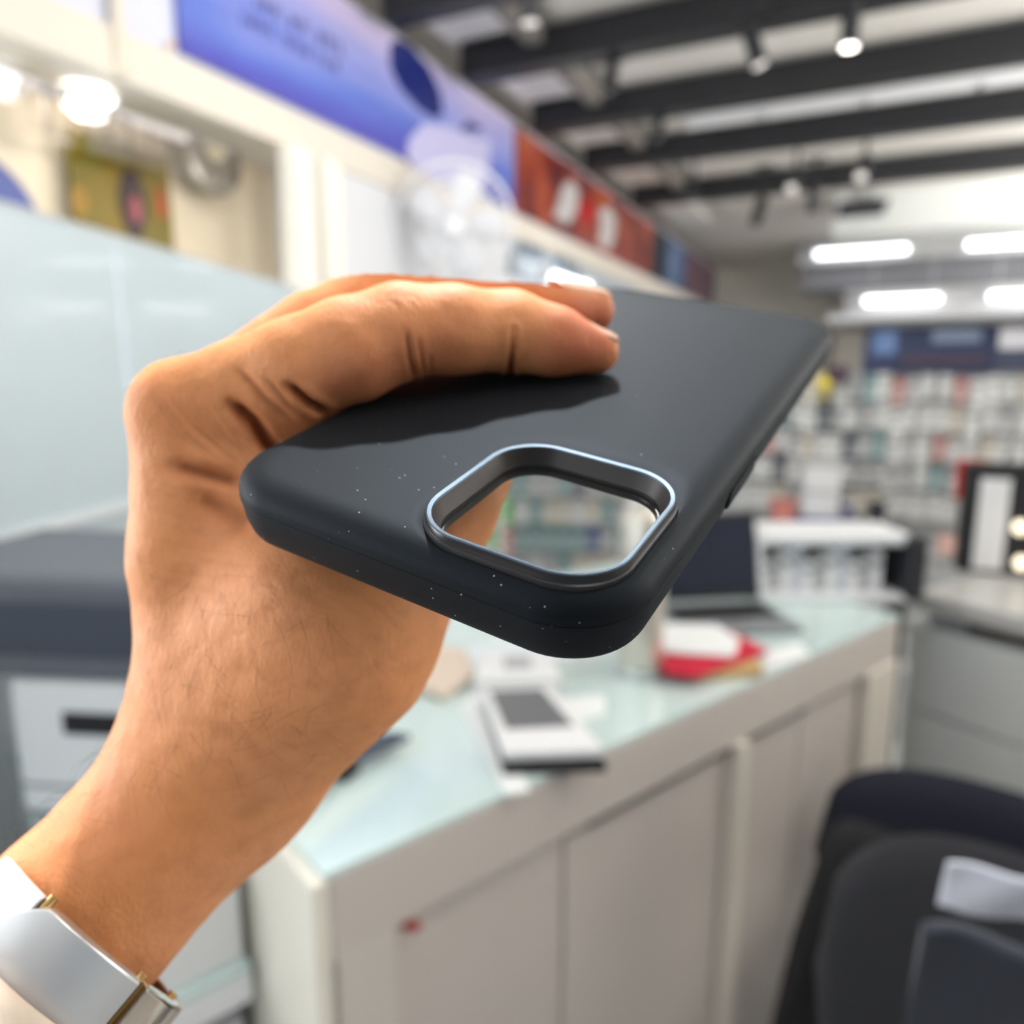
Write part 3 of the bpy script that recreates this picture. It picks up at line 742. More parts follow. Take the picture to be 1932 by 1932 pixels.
def banner(pl, pr, name, m, label):
    y0, y1 = on_wall(pl, 200)[0], on_wall(pr, 350)[0]
    o = link(name, boxes(((XB - .005, (y0 + y1)/2, 2.865), (.03, y1 - y0, .53))), m, bevel=.003); tag(o, label, 'banner'); return o
def decal(name, pts, m, parent, X=XB + .0125, th=.003):
    """thin printed or stuck-on shape on the banner, corners given where they stand on the wall"""
    bm = bmesh.new(); A = []; B = []
    for (px, py) in pts:
        y, z = on_wall(px, py, X); A.append(bm.verts.new((X, y, z))); B.append(bm.verts.new((X - th, y, z)))
    n = len(pts); bm.faces.new(A); bm.faces.new(B[::-1])
    for i in range(n): bm.faces.new((A[i], B[i], B[(i+1) % n], A[(i+1) % n]))
    return link(name, bm, m, parent)
b1 = banner(349, 968, 'wall_banner', print_mat('blue_banner_print', blue_print), 'long blue and lilac printed banner high on the left wall')
decal('phone_picture', [(735, 85), (752, 72), (778, 88), (812, 130), (832, 175), (836, 212), (822, 224), (790, 205), (755, 165), (738, 130)], mat('print_navy', (.012, .02, .14), .3), b1)
decal('printed_figure', [(772, 262), (800, 232), (850, 240), (900, 262), (925, 262), (922, 330), (900, 380), (800, 330), (768, 300)], mat('print_lilac', (.52, .50, .74), .4), b1)
# two blurred lines of lettering, letter by letter
mt = mat('print_text', (.05, .05, .16), .4)
def letters(x0, y0, x1, y1, n, h, parent, m, gaps=()):
    for i in range(n):
        if i in gaps: continue
        t = (i + .12)/n; u = (i + .78)/n
        xa, ya, xb, yb = x0 + (x1 - x0)*t, y0 + (y1 - y0)*t, x0 + (x1 - x0)*u, y0 + (y1 - y0)*u
        k_ = (i*7) % 4
        if k_ == 0: pts = [(xa, ya), (xa + 3, ya + 1), (xa + 3, ya + h*.75), (xb, yb + h*.8), (xb, yb + h), (xa, ya + h)]
        elif k_ == 1: pts = [(xa, ya), (xb, yb), (xb, yb + 5), (xa + 4, ya + 7), (xa + 4, ya + h), (xa, ya + h)]
        elif k_ == 2: pts = [(xa, ya), (xb, yb), (xb, yb + h), (xb - 3, yb + h), (xb - 3, yb + 5), (xa, ya + 5)]
        else: pts = [(xa, ya), (xb, yb), (xb, yb + h), (xa, ya + h)]
        decal('letter', pts, m, parent)
letters(482, -12, 650, 86, 13, 22, b1, mt, (4, 8))
letters(456, 22, 640, 120, 14, 18, b1, mt, (5, 10))
decal('letter', [(872, 238), (888, 226), (893, 234), (908, 236), (905, 248), (886, 246), (872, 250)], mt, b1)
b2 = banner(974, 1232, 'wall_banner', print_mat('red_banner_print', red_print), 'dark red and orange printed banner past the blue one')
mw = mat('print_grey', (.55, .52, .52), .4)
decal('printed_figure', [(1062, 350), (1080, 340), (1093, 362), (1088, 400), (1070, 425), (1046, 408), (1054, 380)], mw, b2)
decal('printed_figure', [(1130, 395), (1150, 388), (1162, 410), (1160, 450), (1148, 474), (1128, 458), (1134, 425)], mw, b2)
decal('printed_figure', [(1098, 372), (1122, 386), (1120, 412), (1104, 432), (1094, 405)], mat('print_red', (.45, .01, .015), .4), b2)
b3 = banner(1236, 1262, 'wall_banner', mat('print_black', (.02, .025, .04), .4), 'narrow near-black banner just past the red one')
b4 = banner(1264, 1300, 'wall_banner', mat('print_steel', (.16, .24, .42), .4, var=(3, .8, (.05, .07, .12))), 'small steel blue banner far along the left wall')
b5 = banner(1302, 1356, 'wall_banner', mat('print_mix', (.25, .12, .14), .4, var=(2.4, 1, (.04, .05, .10))), 'farthest banner, mixed dark red and navy, at the wall end')
decal('screw_cover', [(318, 82), (324, 78), (330, 84), (328, 92), (320, 94)], mat('brass_sticker', (.75, .42, .08), .4), b1)
# sign band and light under the red banner
y0, y1 = on_wall(962, 450)[0], on_wall(1200, 540)[0]
o = link('wall_sign', boxes(((-2.195, (y0 + y1)/2, 2.30), (.05, y1 - y0, .22))), mat('sign_grey', (.42, .47, .52), .4), bevel=.004); tag(o, 'pale grey sign strip with dark lettering under the red banner', 'sign')
letters(972, 452, 1090, 500, 9, 24, o, mat('sign_text', (.08, .13, .2), .4), (4,))
for c in o.children: c.location.x = .035
a = at_x(1030, 520, -2.0); b = at_x(1108, 508, -2.0)
t_ = tube((a.x + b.x)/2, (a.y + b.y)/2 - .0, a.z, .5, 'short bright lamp below the red banner, just above the fingertips', body=False); t_.rotation_euler = (0, 0, math.pi/2); t_.scale = (1.6, 1.6, 1.6)
link('bracket', boxes(((0, .06, 0), (.02, .13, .02))), M_lgrey, t_)

# ------------------------------------------------------------------ contents of the wall bay
def dome(px, py, r, label, strong=True):
    p = at_x(px, py, -2.39); o = empty('ceiling_lamp', (p.x, p.y, min(2.42, p.z + .04)))
    link('stem', boxes(((0, 0, (2.43 - o.location.z)/2 + .001), (.02, .02, 2.43 - o.location.z))), M_wp, o); tag(o, label, 'lamp')
    link('base_ring', lathe([(r*1.12, 0), (r*1.12, -.012), (r, -.014)], 28), M_wp, o, sm=40)
    link('diffuser', lathe([(0, -.075), (r*.5, -.068), (r*.85, -.045), (r, -.012), (r*.9, 0)], 28), mat('globe' if strong else 'globe_dim', (1, 1, 1), .5, emit=(1, .98, .94), estr=5 if strong else .6), o, sm=60)
    return o
dome(162, 148, .082, 'bright round lamp under the bulkhead above the yellow poster')
dome(8, 165, .06, 'round white lamp cut by the left edge of the picture', False)
XW = -2.49
y0, z0 = on_wall(128, 290, XW); y1, z1 = on_wall(325, 455, XW)
r = link('wall_poster', boxes(((XW, (y0 + y1)/2, 2.08), (.02, y1 - y0, .50))), mat('poster_yellow', (.22, .14, .004), .4, var=(6, .9, (.12, .11, .003)))); tag(r, 'yellow printed poster with dark centre standing behind the frosted glass', 'poster')
def wdecal(name, cx, cy, w, h, m, X=XW + .012):
    y, z = on_wall(cx, cy, X); bm = lathe([(0, 0), (1, 0), (1, .004), (0, .004)], 20, Matrix.Translation((X, y, z)) @ Matrix.Rotation(math.pi/2, 4, 'Y') @ Matrix.Diagonal((h, w, 1, 1)))
    return link(name, bm, m, r)
wdecal('printed_shape', 250, 385, .055, .12, mat('print_dark_brown', (.035, .015, .02), .4)); wdecal('printed_shape', 255, 395, .022, .05, mat('print_rose', (.35, .08, .09), .4), XW + .018)
wdecal('printed_shape', 303, 385, .022, .06, mat('print_brick', (.42, .08, .02), .4)); wdecal('printed_shape', 150, 380, .03, .05, mat('print_ochre', (.33, .17, .01), .4))
pl = empty('round_plate', at_x(402, 300, -2.44)); tag(pl, 'round dark patterned plate with cream disc, hung right of the yellow poster', 'plate')
T = Matrix.Rotation(math.pi/2, 4, 'Y')
link('rim', lathe([(0, 0), (.135, 0), (.14, .012), (.12, .02), (.07, .012), (0, .012)], 36, T), mat('plate_bronze', (.20, .17, .14), .35, metal=.4, var=(22, 1, (.45, .42, .38))), pl, sm=40)
link('centre_disc', lathe([(.0, .02), (.055, .02), (.06, .01)], 28, Matrix.Translation((0, 0, .05)) @ T), mat('plate_cream', (.82, .72, .52), .4), pl, sm=40)
rail = link('hanging_rail', boxes(((-2.33, 1.55, 2.39), (.015, 1.7, .015))), M_chrome); tag(rail, 'thin metal rail under the bulkhead with clear pouches hanging', 'rail')
for i, px in enumerate((70, 110, 185, 222, 262, 300, 335)):
    p = at_x(px, 235, -2.33); h = .13 + .04*((i*3) % 3); w = .09
    g = empty('clear_pouch', (p.x, p.y, 2.38)); tag(g, 'clear plastic pouch hanging from the thin rail, %s' % ('leftmost', 'second from the left', 'third from the left', 'middle one', 'third from the right', 'second from the right', 'rightmost')[i], 'pouch', 'clear pouches on the rail')
    bm = boxes(((0, 0, -h/2 - .02), (.012, w, h)))
    for v in bm.verts: v.co.x += .012*math.sin(v.co.z*30 + i)
    link('pouch_body', bm, mat('clear_plastic', (.93, .90, .88), .22, trans=.92, ior=1.15), g, bevel=.003)
    link('header_card', boxes(((0, 0, -.012), (.014, w*.9, .03))), mat('pouch_card', (.72, .66, .64), .5), g)
p = at_x(10, 350, -1.95)
o = link('rounded_board', lathe([(0, 0), (.20, 0), (.21, .01), (.20, .03), (0, .03)], 40, Matrix.Translation((p.x, p.y - .13, 1.84)) @ T), mat('navy_board', (.08, .10, .28), .5), bevel=.003); tag(o, 'dark blue rounded board standing at the left edge above the frosted glass', 'board')

# frosted glass partition (two panes and a rail)
g = empty('glass_partition', (-1.53, .95, 0)); tag(g, 'pale blue frosted glass partition on the left, behind the hand', 'partition')
dv = Vector((-.43, 1.33, 0)).normalized(); ang = math.atan2(dv.y, dv.x)
g.rotation_euler = (0, 0, ang)
fm = mat('frosted_glass', (.58, .67, .72), .3, spec=.6, coat=.5, var=(3.0, .5, (.60, .70, .74)))
def seam_t(px, py):                        # where a sight line meets the partition's plane
    d = ray(px, py); n = Vector((-dv.y, dv.x, 0)); o0 = Vector((-1.53, .95, 0)) - Vector((0, 0, EYE)); t = n.dot(o0)/n.dot(d); q = Vector((0, 0, EYE)) + d*t
    return (q - Vector((-1.53, .95, 0))).dot(dv), q.z
sx, _ = seam_t(236, 700); ex, _ = seam_t(600, 700)
for (a_, b_) in ((-.95, sx - .004), (sx + .004, ex + .9)):
    link('glass_pane', boxes((((a_ + b_)/2, 0, 1.515), (b_ - a_, .012, .63))), fm, g, bevel=.002)
link('edge_rail', boxes(((.5, 0, 1.195), (3.0, .03, .02))), mat('rail_white', (.80, .84, .86), .3), g)
link('top_rail', boxes(((.5, 0, 1.832), (3.0, .016, .008))), M_lgrey, g)
link('base_cabinet', boxes(((.6, .16, .59), (2.9, .3, 1.18))), mat('base_blue', (.62, .70, .74), .3), g, bevel=.004)

# pedestal fan
p = at_x(858, 425, -1.95); fan = empty('pedestal_fan', (p.x, p.y, 0)); tag(fan, 'white pedestal fan with round wire guard, behind the knuckles', 'fan')
dirn = (Vector((0, 0, EYE)) - p).normalized(); FT = Matrix.Translation((0, 0, p.z)) @ dirn.to_track_quat('Z', 'Y').to_matrix().to_4x4()
FR = 102/FPX*(p - Vector((0, 0, EYE))).length
wire = mat('fan_white', (.86, .86, .88), .3)
bm = bmesh.new()
def ringo(bm, r, z, t, n=48, m=6):
    rows = [[FT @ Vector(((r + t*math.cos(2*math.pi*j/m))*math.cos(2*math.pi*i/n), (r + t*math.cos(2*math.pi*j/m))*math.sin(2*math.pi*i/n), z + t*math.sin(2*math.pi*j/m))) for j in range(m)] for i in range(n)]
    rows.append(rows[0]); loops_mesh(bm, rows)
ringo(bm, FR, 0, .010); ringo(bm, FR*.72, .045, .005); ringo(bm, FR*.42, .06, .004)
for i in range(40):
    a = 2*math.pi*i/40; c_, s_ = math.cos(a), math.sin(a)
    pts = [FT @ Vector((c_*FR*q, s_*FR*q, z)) for q, z in ((.2, .065), (.5, .06), (.8, .04), (1, .0))]
    for u, v in zip(pts, pts[1:]): cyl(bm, u, v, .0025, n=5)
    cyl(bm, FT @ Vector((c_*FR, s_*FR, 0)), FT @ Vector((c_*FR*.3, s_*FR*.3, -.08)), .0025, n=5)
o = link('guard', bm, wire, fan); tag(o, kind='stuff')
for i in range(5):
    bm = bmesh.new(); rows = []
    for k_ in range(7):
        t = k_/6; r_ = FR*(.16 + .72*t); w = .16 + .5*math.sin(math.pi*(t*.8 + .15))
        rows.append([FT @ (Matrix.Rotation(2*math.pi*i/5, 4, 'Z') @ Vector((r_*math.cos(w*(u - .5)*1.5), r_*math.sin(w*(u - .5)*1.5), -.02 + .03*(u - .5)))) for u in (0, .33, .66, 1)])
    loops_mesh(bm, rows, closed=False); b_ = link('blade', bm, mat('fan_blade', (.84, .85, .88), .35), fan, sm=60); so = b_.modifiers.new('t', 'SOLIDIFY'); so.thickness = .002
link('hub', lathe([(0, .075), (FR*.16, .07), (FR*.2, .055), (FR*.2, -.03), (0, -.03)], 24, FT), wire, fan, sm=40)
link('motor_housing', lathe([(.05, -.06), (.075, -.075), (.07, -.15), (.03, -.17), (0, -.17)], 24, FT), wire, fan, sm=40)
bm = bmesh.new(); cyl(bm, FT @ Vector((0, 0, -.11)), (FT @ Vector((0, 0, -.11))).xy.to_3d() + Vector((0, 0, .03)), .016, n=14); link('pole', bm, wire, fan, sm=40)
q = FT @ Vector((0, 0, -.11))
link('base', lathe([(0, .04), (.05, .035), (.18, .015), (.19, 0), (0, 0)], 32, Matrix.Translation((q.x, q.y, 0.006))), wire, fan, sm=40)

# ================================================================== GLASS-TOPPED COUNTER
A_ = Vector((-.51, .59, 0)); E1 = Vector((.4275, .904, 0)).normalized(); E2 = Vector((-E1.y, E1.x, 0))
ct = empty('shop_counter', A_, (0, 0, math.atan2(E1.y, E1.x))); tag(ct, 'long beige-grey counter with mint glass top running across below the case', 'counter')
LEN, DEP, ZT = 1.47, .78, .95
m_front = mat('counter_front', (.58, .52, .48), .38, var=(1.5, .4, (.54, .49, .46))); m_end = mat('counter_cream', (.82, .78, .68), .4)
m_glass = mat('mint_glass', (.63, .77, .76), .07, spec=.7, coat=.6)
def lx(px, py, z):                        # picture position on a level plane -> along / across the counter
    q = at_z(px, py, z) - A_; return q.dot(E1), q.dot(E2)
LSH = [(0, 0), (LEN, 0), (LEN, DEP), (.32, DEP), (.32, .5), (0, .5)]
link('glass_top', prism(LSH, ZT - .01, ZT), m_glass, ct, bevel=.002)
link('fascia', boxes(((LEN/2, .015, ZT - .062), (LEN, .03, .104))), m_front, ct, bevel=.003)
link('end_panel', boxes(((-.0, .25, .47), (.03, .5, .94))), m_end, ct, bevel=.003)
link('corner_stile', boxes(((.045, .018, .42), (.09, .036, .84))), mat('stile', (.60, .55, .50), .4), ct, bevel=.003)
link('inner_body', prism([(.02, .045), (LEN - .02, .045), (LEN - .02, DEP - .02), (.34, DEP - .02), (.34, .48), (.02, .48)], .03, ZT - .011), mat('body_grey', (.30, .28, .26), .6), ct)
dx = [.092, .37, .66]
def front_x(px, py):
    d = ray(px, py); n = E2; t = n.dot(A_ - Vector((0, 0, 0)))/n.dot(d); q = Vector((0, 0, EYE)) + d*t
    return (q - A_).dot(E1), q.z
f0, f1, f2, f3 = front_x(742, 1760)[0], front_x(1078, 1600)[0], front_x(1388, 1480)[0], front_x(1632, 1300)[0]
edges = [(f0, f1 - .003), (f1 + .003, f2 - .012), (f2 + .022, (f2 + f3)/2 - .003), ((f2 + f3)/2 + .003, f3)]
for i, (a, b) in enumerate(edges):
    d_ = link('door', boxes((((a + b)/2, .026, .43), (b - a, .02, .80 if i < 1 else .775))), m_front, ct, bevel=.002)
    if i == 0: first_door = d_
    if i in (1, 2):
        link('finger_pull', boxes((((a + b)/2 + .02, .02, .832), ((b - a)*.9, .03, .014))), mat('pull_dark', (.05, .05, .045), .5), d_)
link('divider_stile', boxes(((f2 + .005, .010, .42), (.03, .05, .84))), mat('stile_light', (.72, .66, .58), .4), ct, bevel=.004)
link('end_stile', boxes((((f3 + LEN)/2, .012, .42), (LEN - f3 - .002, .04, .84))), mat('stile_light', (.72, .66, .58), .4), ct, bevel=.004)
link('plinth', boxes(((LEN/2, .06, .02), (LEN, .02, .04))), mat('body_grey', (.3, .28, .26), .6), ct)
sxx, szz = front_x(786, 1758)
bm = bmesh.new()
for (u, v, w, h) in ((-.006, .004, .010, .006), (.002, 0, .012, .008), (.008, -.006, .010, .007)): box(bm, (sxx + u, .0135, szz + v), (w, .006, h), 0)
o = link('sticker', bm, mat('red_mark', (.45, .06, .05), .5), first_door); tag(o, 'small red mark')
# things on the counter
def on_counter(name, px, py, label, cat, rz=0, z=ZT, grp=None):
    p = at_z(px, py, z); o = empty(name, (p.x, p.y, z), (0, 0, rz)); tag(o, label, cat, grp); return o
def quad_thing(name, pts, z, th, m, label, cat, parent=None, bevel=.002, h0=0):
    """flat thing lying on a level surface, corners where they stand"""
    P_ = [at_z(x, y, z + th) for x, y in pts]; c = sum(P_, Vector())/len(P_)
    if parent is None:
        r = empty(name, (c.x, c.y, z)); tag(r, label, cat)
        link({'box': 'carton', }.get(cat, 'body'), prism([(p.x - c.x, p.y - c.y) for p in P_], h0 + .0005, th), m, r, bevel=bevel)
        return r, c
    return link(name, prism([(p.x - parent.location.x, p.y - parent.location.y) for p in P_], h0, h0 + .0015), m, parent)
r, c = quad_thing('phone_box', [(950, 1419), (1140, 1413), (1036, 1292), (908, 1298)], ZT, .030, M_card, 'flat white retail box with grey printed front lying near the counter edge', 'box', h0=.0155)
quad_thing('printed_window', [(955, 1376), (1082, 1370), (1022, 1300), (924, 1305)], ZT + .030, .0, mat('box_grey', (.13, .135, .145), .4), '', '', r, h0=.030)
quad_thing('printed_band', [(962, 1398), (1010, 1395), (1003, 1380), (958, 1382)], ZT + .030, .0, mat('box_band', (.62, .62, .60), .5), '', '', r, h0=.0262)
quad_thing('printed_band', [(1018, 1397), (1056, 1394), (1048, 1374), (1012, 1376)], ZT + .030, .0, mat('box_dark', (.10, .10, .11), .5), '', '', r, h0=.0262)
P_ = [at_z(x, y, ZT) for x, y in [(950, 1465), (1144, 1458), (1038, 1325), (912, 1332)]]
link('base_tray', prism([(p.x - r.location.x, p.y - r.location.y) for p in P_], .0006, .0154), M_blackp, r, bevel=.001)
r, c = quad_thing('phone_box', [(893, 1284), (1058, 1281), (1040, 1228), (905, 1230)], ZT, .03, M_card, 'white retail box with dark lower edge behind the grey-fronted box', 'box')
quad_thing('printed_window', [(952, 1264), (1005, 1262), (998, 1240), (950, 1241)], ZT + .029, 0, mat('box_mid', (.42, .43, .45), .4), '', '', r, h0=.03)
P_ = [at_z(x, y, ZT + .006) for x, y in [(900, 1302), (1056, 1298), (1040, 1280), (910, 1284)]]
link('base_tray', prism([(p.x - r.location.x, p.y - r.location.y) for p in P_], .0006, .01), M_blackp, r)
r, c = quad_thing('paper_sheet', [(868, 1330), (915, 1290), (1000, 1492), (955, 1500)], ZT, .002, mat('paper', (.86, .88, .88), .6), 'loose white paper strip under the left side of the grey-fronted box', 'paper', bevel=None)
r, c = quad_thing('paper_sheet', [(1020, 1320), (1140, 1310), (1145, 1345), (1060, 1370)], ZT, .002, mat('paper', (.86, .88, .88), .6), 'small white paper slip right of the grey-fronted box', 'paper', bevel=None)
r, c = quad_thing('cleaning_cloth', [(785, 1290), (835, 1306), (895, 1270), (880, 1222), (820, 1214), (790, 1240)], ZT, .02, mat('beige_cloth', (.72, .60, .50), .8), 'soft beige cloth pad on the glass behind the wrist', 'cloth', bevel=.006)
r, c = quad_thing('mobile_phone', [(560, 1500), (640, 1440), (775, 1384), (735, 1378), (600, 1415), (520, 1470)], ZT + .015, .012, mat('navy_glass', (.02, .035, .07), .15), 'dark navy phone propped on the glass right beside the wrist', 'phone', bevel=.003)
r.rotation_euler = (0, 0, 0)
link('stand_foot', boxes(((0, 0, -.007), (.04, .03, .015))), M_blackp, r)
r, c = quad_thing('paper_sheet', [(835, 1230), (1040, 1190), (1090, 1240), (900, 1260)], ZT, .0015, mat('paper_blue', (.74, .82, .86), .5), 'pale blue-white paper sheets lying behind the white boxes', 'paper', bevel=None)
# tall bottle
p = at_z(1206, 1268, ZT); bt = empty('steel_bottle', (p.x, p.y, ZT)); tag(bt, 'tall pale steel bottle standing on the glass, seen through the camera opening', 'bottle')
rr_ = 42/FPX*(p - Vector((0, 0, EYE))).length; hb = (at_y(1206, 922, p.y)).z - ZT
link('body', lathe([(0, 0.001), (rr_*.95, .001), (rr_, .006), (rr_, hb*.84), (rr_*.72, hb*.9), (rr_*.62, hb*.91)], 32), mat('bottle_steel', (.66, .62, .55), .28, metal=.6), bt, sm=40)
link('cap', lathe([(rr_*.66, hb*.905), (rr_*.68, hb*.92), (rr_*.68, hb*.99), (rr_*.6, hb), (0, hb)], 32), mat('bottle_cap', (.85, .84, .80), .3), bt, sm=40)
link('base_ring', lathe([(rr_*.97, .0015), (rr_*1.01, .004), (rr_*1.01, .02), (rr_*.99, .022)], 32), M_chrome, bt, sm=40)
# papers, red booklet, kraft box
r, c = quad_thing('kraft_box', [(1318, 1268), (1440, 1262), (1425, 1232), (1300, 1236)], ZT, .018, mat('kraft', (.50, .33, .15), .7), 'shallow brown cardboard box beside the tall bottle', 'box')
link('lid_flap', boxes(((.0, .0, .019), (.03, .02, .001))), mat('kraft', (.5, .33, .15), .7), r)
r, c = quad_thing('booklet', [(1248, 1262), (1312, 1272), (1448, 1225), (1380, 1190), (1255, 1215)], ZT + .019, .010, mat('crimson', (.55, .01, .04), .4), 'crimson booklet lying on the brown box', 'booklet')
link('pages', boxes(((.0, .0, .005), (.05, .05, .006))), M_card, r)
r, c = quad_thing('paper_sheet', [(1252, 1228), (1385, 1236), (1396, 1205), (1352, 1178), (1255, 1176)], ZT + .031, .006, mat('paper', (.86, .88, .88), .6), 'stack of white papers on top of the crimson booklet', 'paper', bevel=None)
r, c = quad_thing('paper_sheet', [(1440, 1262), (1530, 1238), (1510, 1212), (1445, 1228)], ZT, .002, mat('paper', (.86, .88, .88), .6), 'white paper slip on the counter right of the brown box', 'paper', bevel=None)
# laptop
p = at_z(1322, 1150, ZT); lp = empty('laptop', (p.x, p.y, ZT), (0, 0, math.atan2(E1.y, E1.x) - .55)); tag(lp, 'open black laptop at the far end of the counter', 'laptop')
link('base', boxes(((.02, -.10, .009), (.27, .20, .016))), mat('laptop_grey', (.30, .31, .33), .35, metal=.5), lp, bevel=.003)
bm = bmesh.new()
for i in range(12):
    for j in range(4): box(bm, (-.095 + i*.0205, -.045 - j*.022, .0185), (.017, .018, .003))
link('key', bm, M_blackp, lp)['kind'] = 'stuff'
bm = boxes(((0, 0, .11), (.27, .008, .21))); bmesh.ops.rotate(bm, cent=(0, 0, 0), matrix=Matrix.Rotation(-.25, 3, 'X'), verts=bm.verts)
sc_ = link('screen', bm, M_blackp, lp, bevel=.003); sc_.location = (.02, .012, .016)
bm = boxes(((0, -.005, .112), (.25, .002, .18))); bmesh.ops.rotate(bm, cent=(0, 0, 0), matrix=Matrix.Rotation(-.25, 3, 'X'), verts=bm.verts)
o = link('display', bm, mat('dark_screen', (.008, .012, .03), .08), sc_)
# white display rack with black end caps
a = at_z(1428, 1130, ZT); b = at_z(1700, 1130, ZT)
rk = empty('display_rack', (a.x, a.y, 0)); dr = (b - a); Lr = dr.length
rk.rotation_euler = (0, 0, math.atan2(dr.y, dr.x)); rk.location = (a.x, a.y, ZT); tag(rk, 'white wide countertop display rack with black end cap, behind the laptop', 'display rack')
hr = (at_y(1425, 1000, a.y)).z - ZT
link('top_shelf', boxes(((Lr/2, .06, hr - .02), (Lr, .16, .035))), M_wp, rk, bevel=.012)
link('back_panel', boxes(((Lr/2, .13, hr/2), (Lr, .01, hr - .02))), mat('rack_clear', (.70, .70, .70), .2), rk)
link('bottom_tray', boxes(((Lr/2, .05, .01), (Lr, .17, .018))), M_wp, rk, bevel=.003)
o = link('end_cap', boxes(((Lr + .012, .05, hr*.48), (.05, .18, hr*.9))), mat('cap_black', (.02, .021, .026), .4), rk, bevel=.008); tag(o, 'black end cap')
link('end_cap', boxes(((-.008, .05, hr*.48), (.016, .16, hr*.9))), M_wp, rk, bevel=.004)
rk.location.z += .001
nb = 11
for i in range(nb):
    w = (Lr - .05)/nb; hh = hr*(.42 + .22*((i*5) % 4)/3); c = (M_card, mat('pack_grey', (.45, .45, .46), .5), M_card, mat('pack_silver', (.6, .62, .68), .4))[i % 4]
    p = rk.matrix_basis @ Vector((w*(i + .5), .03, 0))
    q = empty('small_carton', (p.x, p.y, ZT + .021), (0, 0, rk.rotation_euler.z)); tag(q, 'small pale carton standing in the white display rack, %s from the left' % ('first', 'second', 'third', 'fourth', 'fifth', 'sixth', 'seventh', 'eighth', 'ninth', 'tenth', 'eleventh')[i], 'box', 'small cartons in the white rack')
    link('carton', boxes(((0, 0, hh/2), (w*.86, .05, hh))), c, q, bevel=.001)
    link('printed_band', boxes(((0, -.026, hh*.72), (w*.7, .001, hh*.16))), mat('band_grey', (.2, .21, .24), .5), q)

# ================================================================== PACKET DISPLAY WALL
YD = 3.40
db = empty('packet_display', (0.0, YD + .04, 0)); tag(db, 'grey slatted display stand covered with small hanging packets', 'display stand')
ztop = at_y(1700, 702, YD).z
link('back_board', boxes(((.255, .02, (ztop + .3)/2 + .0), (3.75, .04, ztop - .3))), mat('board_grey', (.50, .51, .51), .6), db)
for k_ in range(11): link('slat', boxes(((.255, -.004, .46 + k_*.1), (3.75, .008, .012))), mat('slat_grey', (.36, .36, .37), .5), db)
link('base', boxes(((.255, .0, .16), (3.75, .3, .31))), M_lgrey, db, bevel=.004)
# header boards
def header(px0, px1, pyt, pyb, m, label, Y=YD - .01):
    a, b = at_y(px0, pyt, Y), at_y(px1, pyb, Y)
    o = link('header_board', boxes((((a.x + b.x)/2, Y, (a.z + b.z)/2), (b.x - a.x, .03, a.z - b.z))), m, bevel=.003); tag(o, label, 'header board'); return o
def hdec(px0, px1, py0, py1, m, par, nm='printed_shape', Y=YD - .028):
    a, b = at_y(px0, py0, Y), at_y(px1, py1, Y)
    return link(nm, boxes((((a.x + b.x)/2, Y, (a.z + b.z)/2), (b.x - a.x, .004, a.z - b.z))), m, par, bevel=.012)
navy = mat('header_navy', (.035, .045, .10), .35)
h1 = header(1632, 1872, 618, 702, navy, 'dark navy printed header board above the packets, left one')
hdec(1650, 1690, 622, 668, mat('hd_blue', (.14, .22, .42), .4), h1); hdec(1760, 1850, 622, 645, mat('hd_slate', (.22, .27, .36), .4), h1); hdec(1700, 1860, 668, 690, mat('hd_plum', (.06, .045, .07), .4), h1)
h2 = header(1876, 2060, 612, 700, mat('header_slate', (.06, .07, .11), .35), 'dark header board with a white patch at the right edge of the picture')
hdec(1888, 2040, 618, 656, mat('hd_white', (.75, .73, .76), .4), h2)
a, b = at_y(1560, 596, YD - .08), at_y(2100, 616, YD - .08)
o = link('header_shelf', boxes((((a.x + b.x)/2, YD, a.z - .012), (b.x - a.x, .2, .024))), mat('shelf_grey', (.56, .57, .58), .4), bevel=.004); tag(o, 'pale grey shelf capping the navy header boards', 'shelf')
a = at_y(1612, 750, YD - .05)
# the packets: card, clear blister and hook, each one hung by itself
cols = {'white': ((.78, .78, .76), 'small white cable packet'), 'silver': ((.50, .50, .50), 'small grey cable packet'), 'teal': ((.20, .36, .36), 'small teal-grey packet'), 'cream': ((.72, .66, .54), 'small cream packet'),
        'green': ((.10, .50, .05), 'bright green packet'), 'dark': ((.05, .06, .09), 'small dark packet'), 'yellow': ((.60, .48, .05), 'small yellow packet'), 'rose': ((.60, .28, .25), 'small rose-red packet'), 'blue': ((.04, .09, .30), 'dark blue packet')}
protos = {}
def packet(kind, loc, label, grp, s=1.0):
    base, txt = cols[kind]
    if kind not in protos:
        r = empty('cable_packet', loc)
        link('backing_card', boxes(((0, 0, -.055), (.044, .003, .11))), mat('pk_' + kind, base, .5), r)
        bm = bmesh.new(); box(bm, (0, -.009, -.066), (.030, .014, .062)); link('blister', bm, mat('pk2_' + kind, tuple(min(1, c*.6 + .30) for c in base), .2, coat=.4), r, bevel=.004)
        bm = bmesh.new(); cyl(bm, (0, .02, -.006), (0, -.05, -.002), .0022, n=6); link('hook', bm, M_chrome, r)
        link('printed_band', boxes(((0, -.0022, -.024), (.036, .002, .014))), mat('pk3_' + kind, tuple(c*.35 for c in base), .5), r)
        protos[kind] = r
    else:
        r = copy_tree(protos[kind]); r.location = loc
    r.scale = (s*1.08, 1, s); tag(r, label, 'packet', grp); r['label'] = label
    return r
rnd = random.Random(5); ROWS = ('top', 'second', 'third', 'fourth', 'lowest')
count = 0
def yl(px, py): p = at_y(px, py, YD - .02); return p
x = at_y(1405, 800, YD).x; xr = at_y(1960, 800, YD).x; ncol = 0
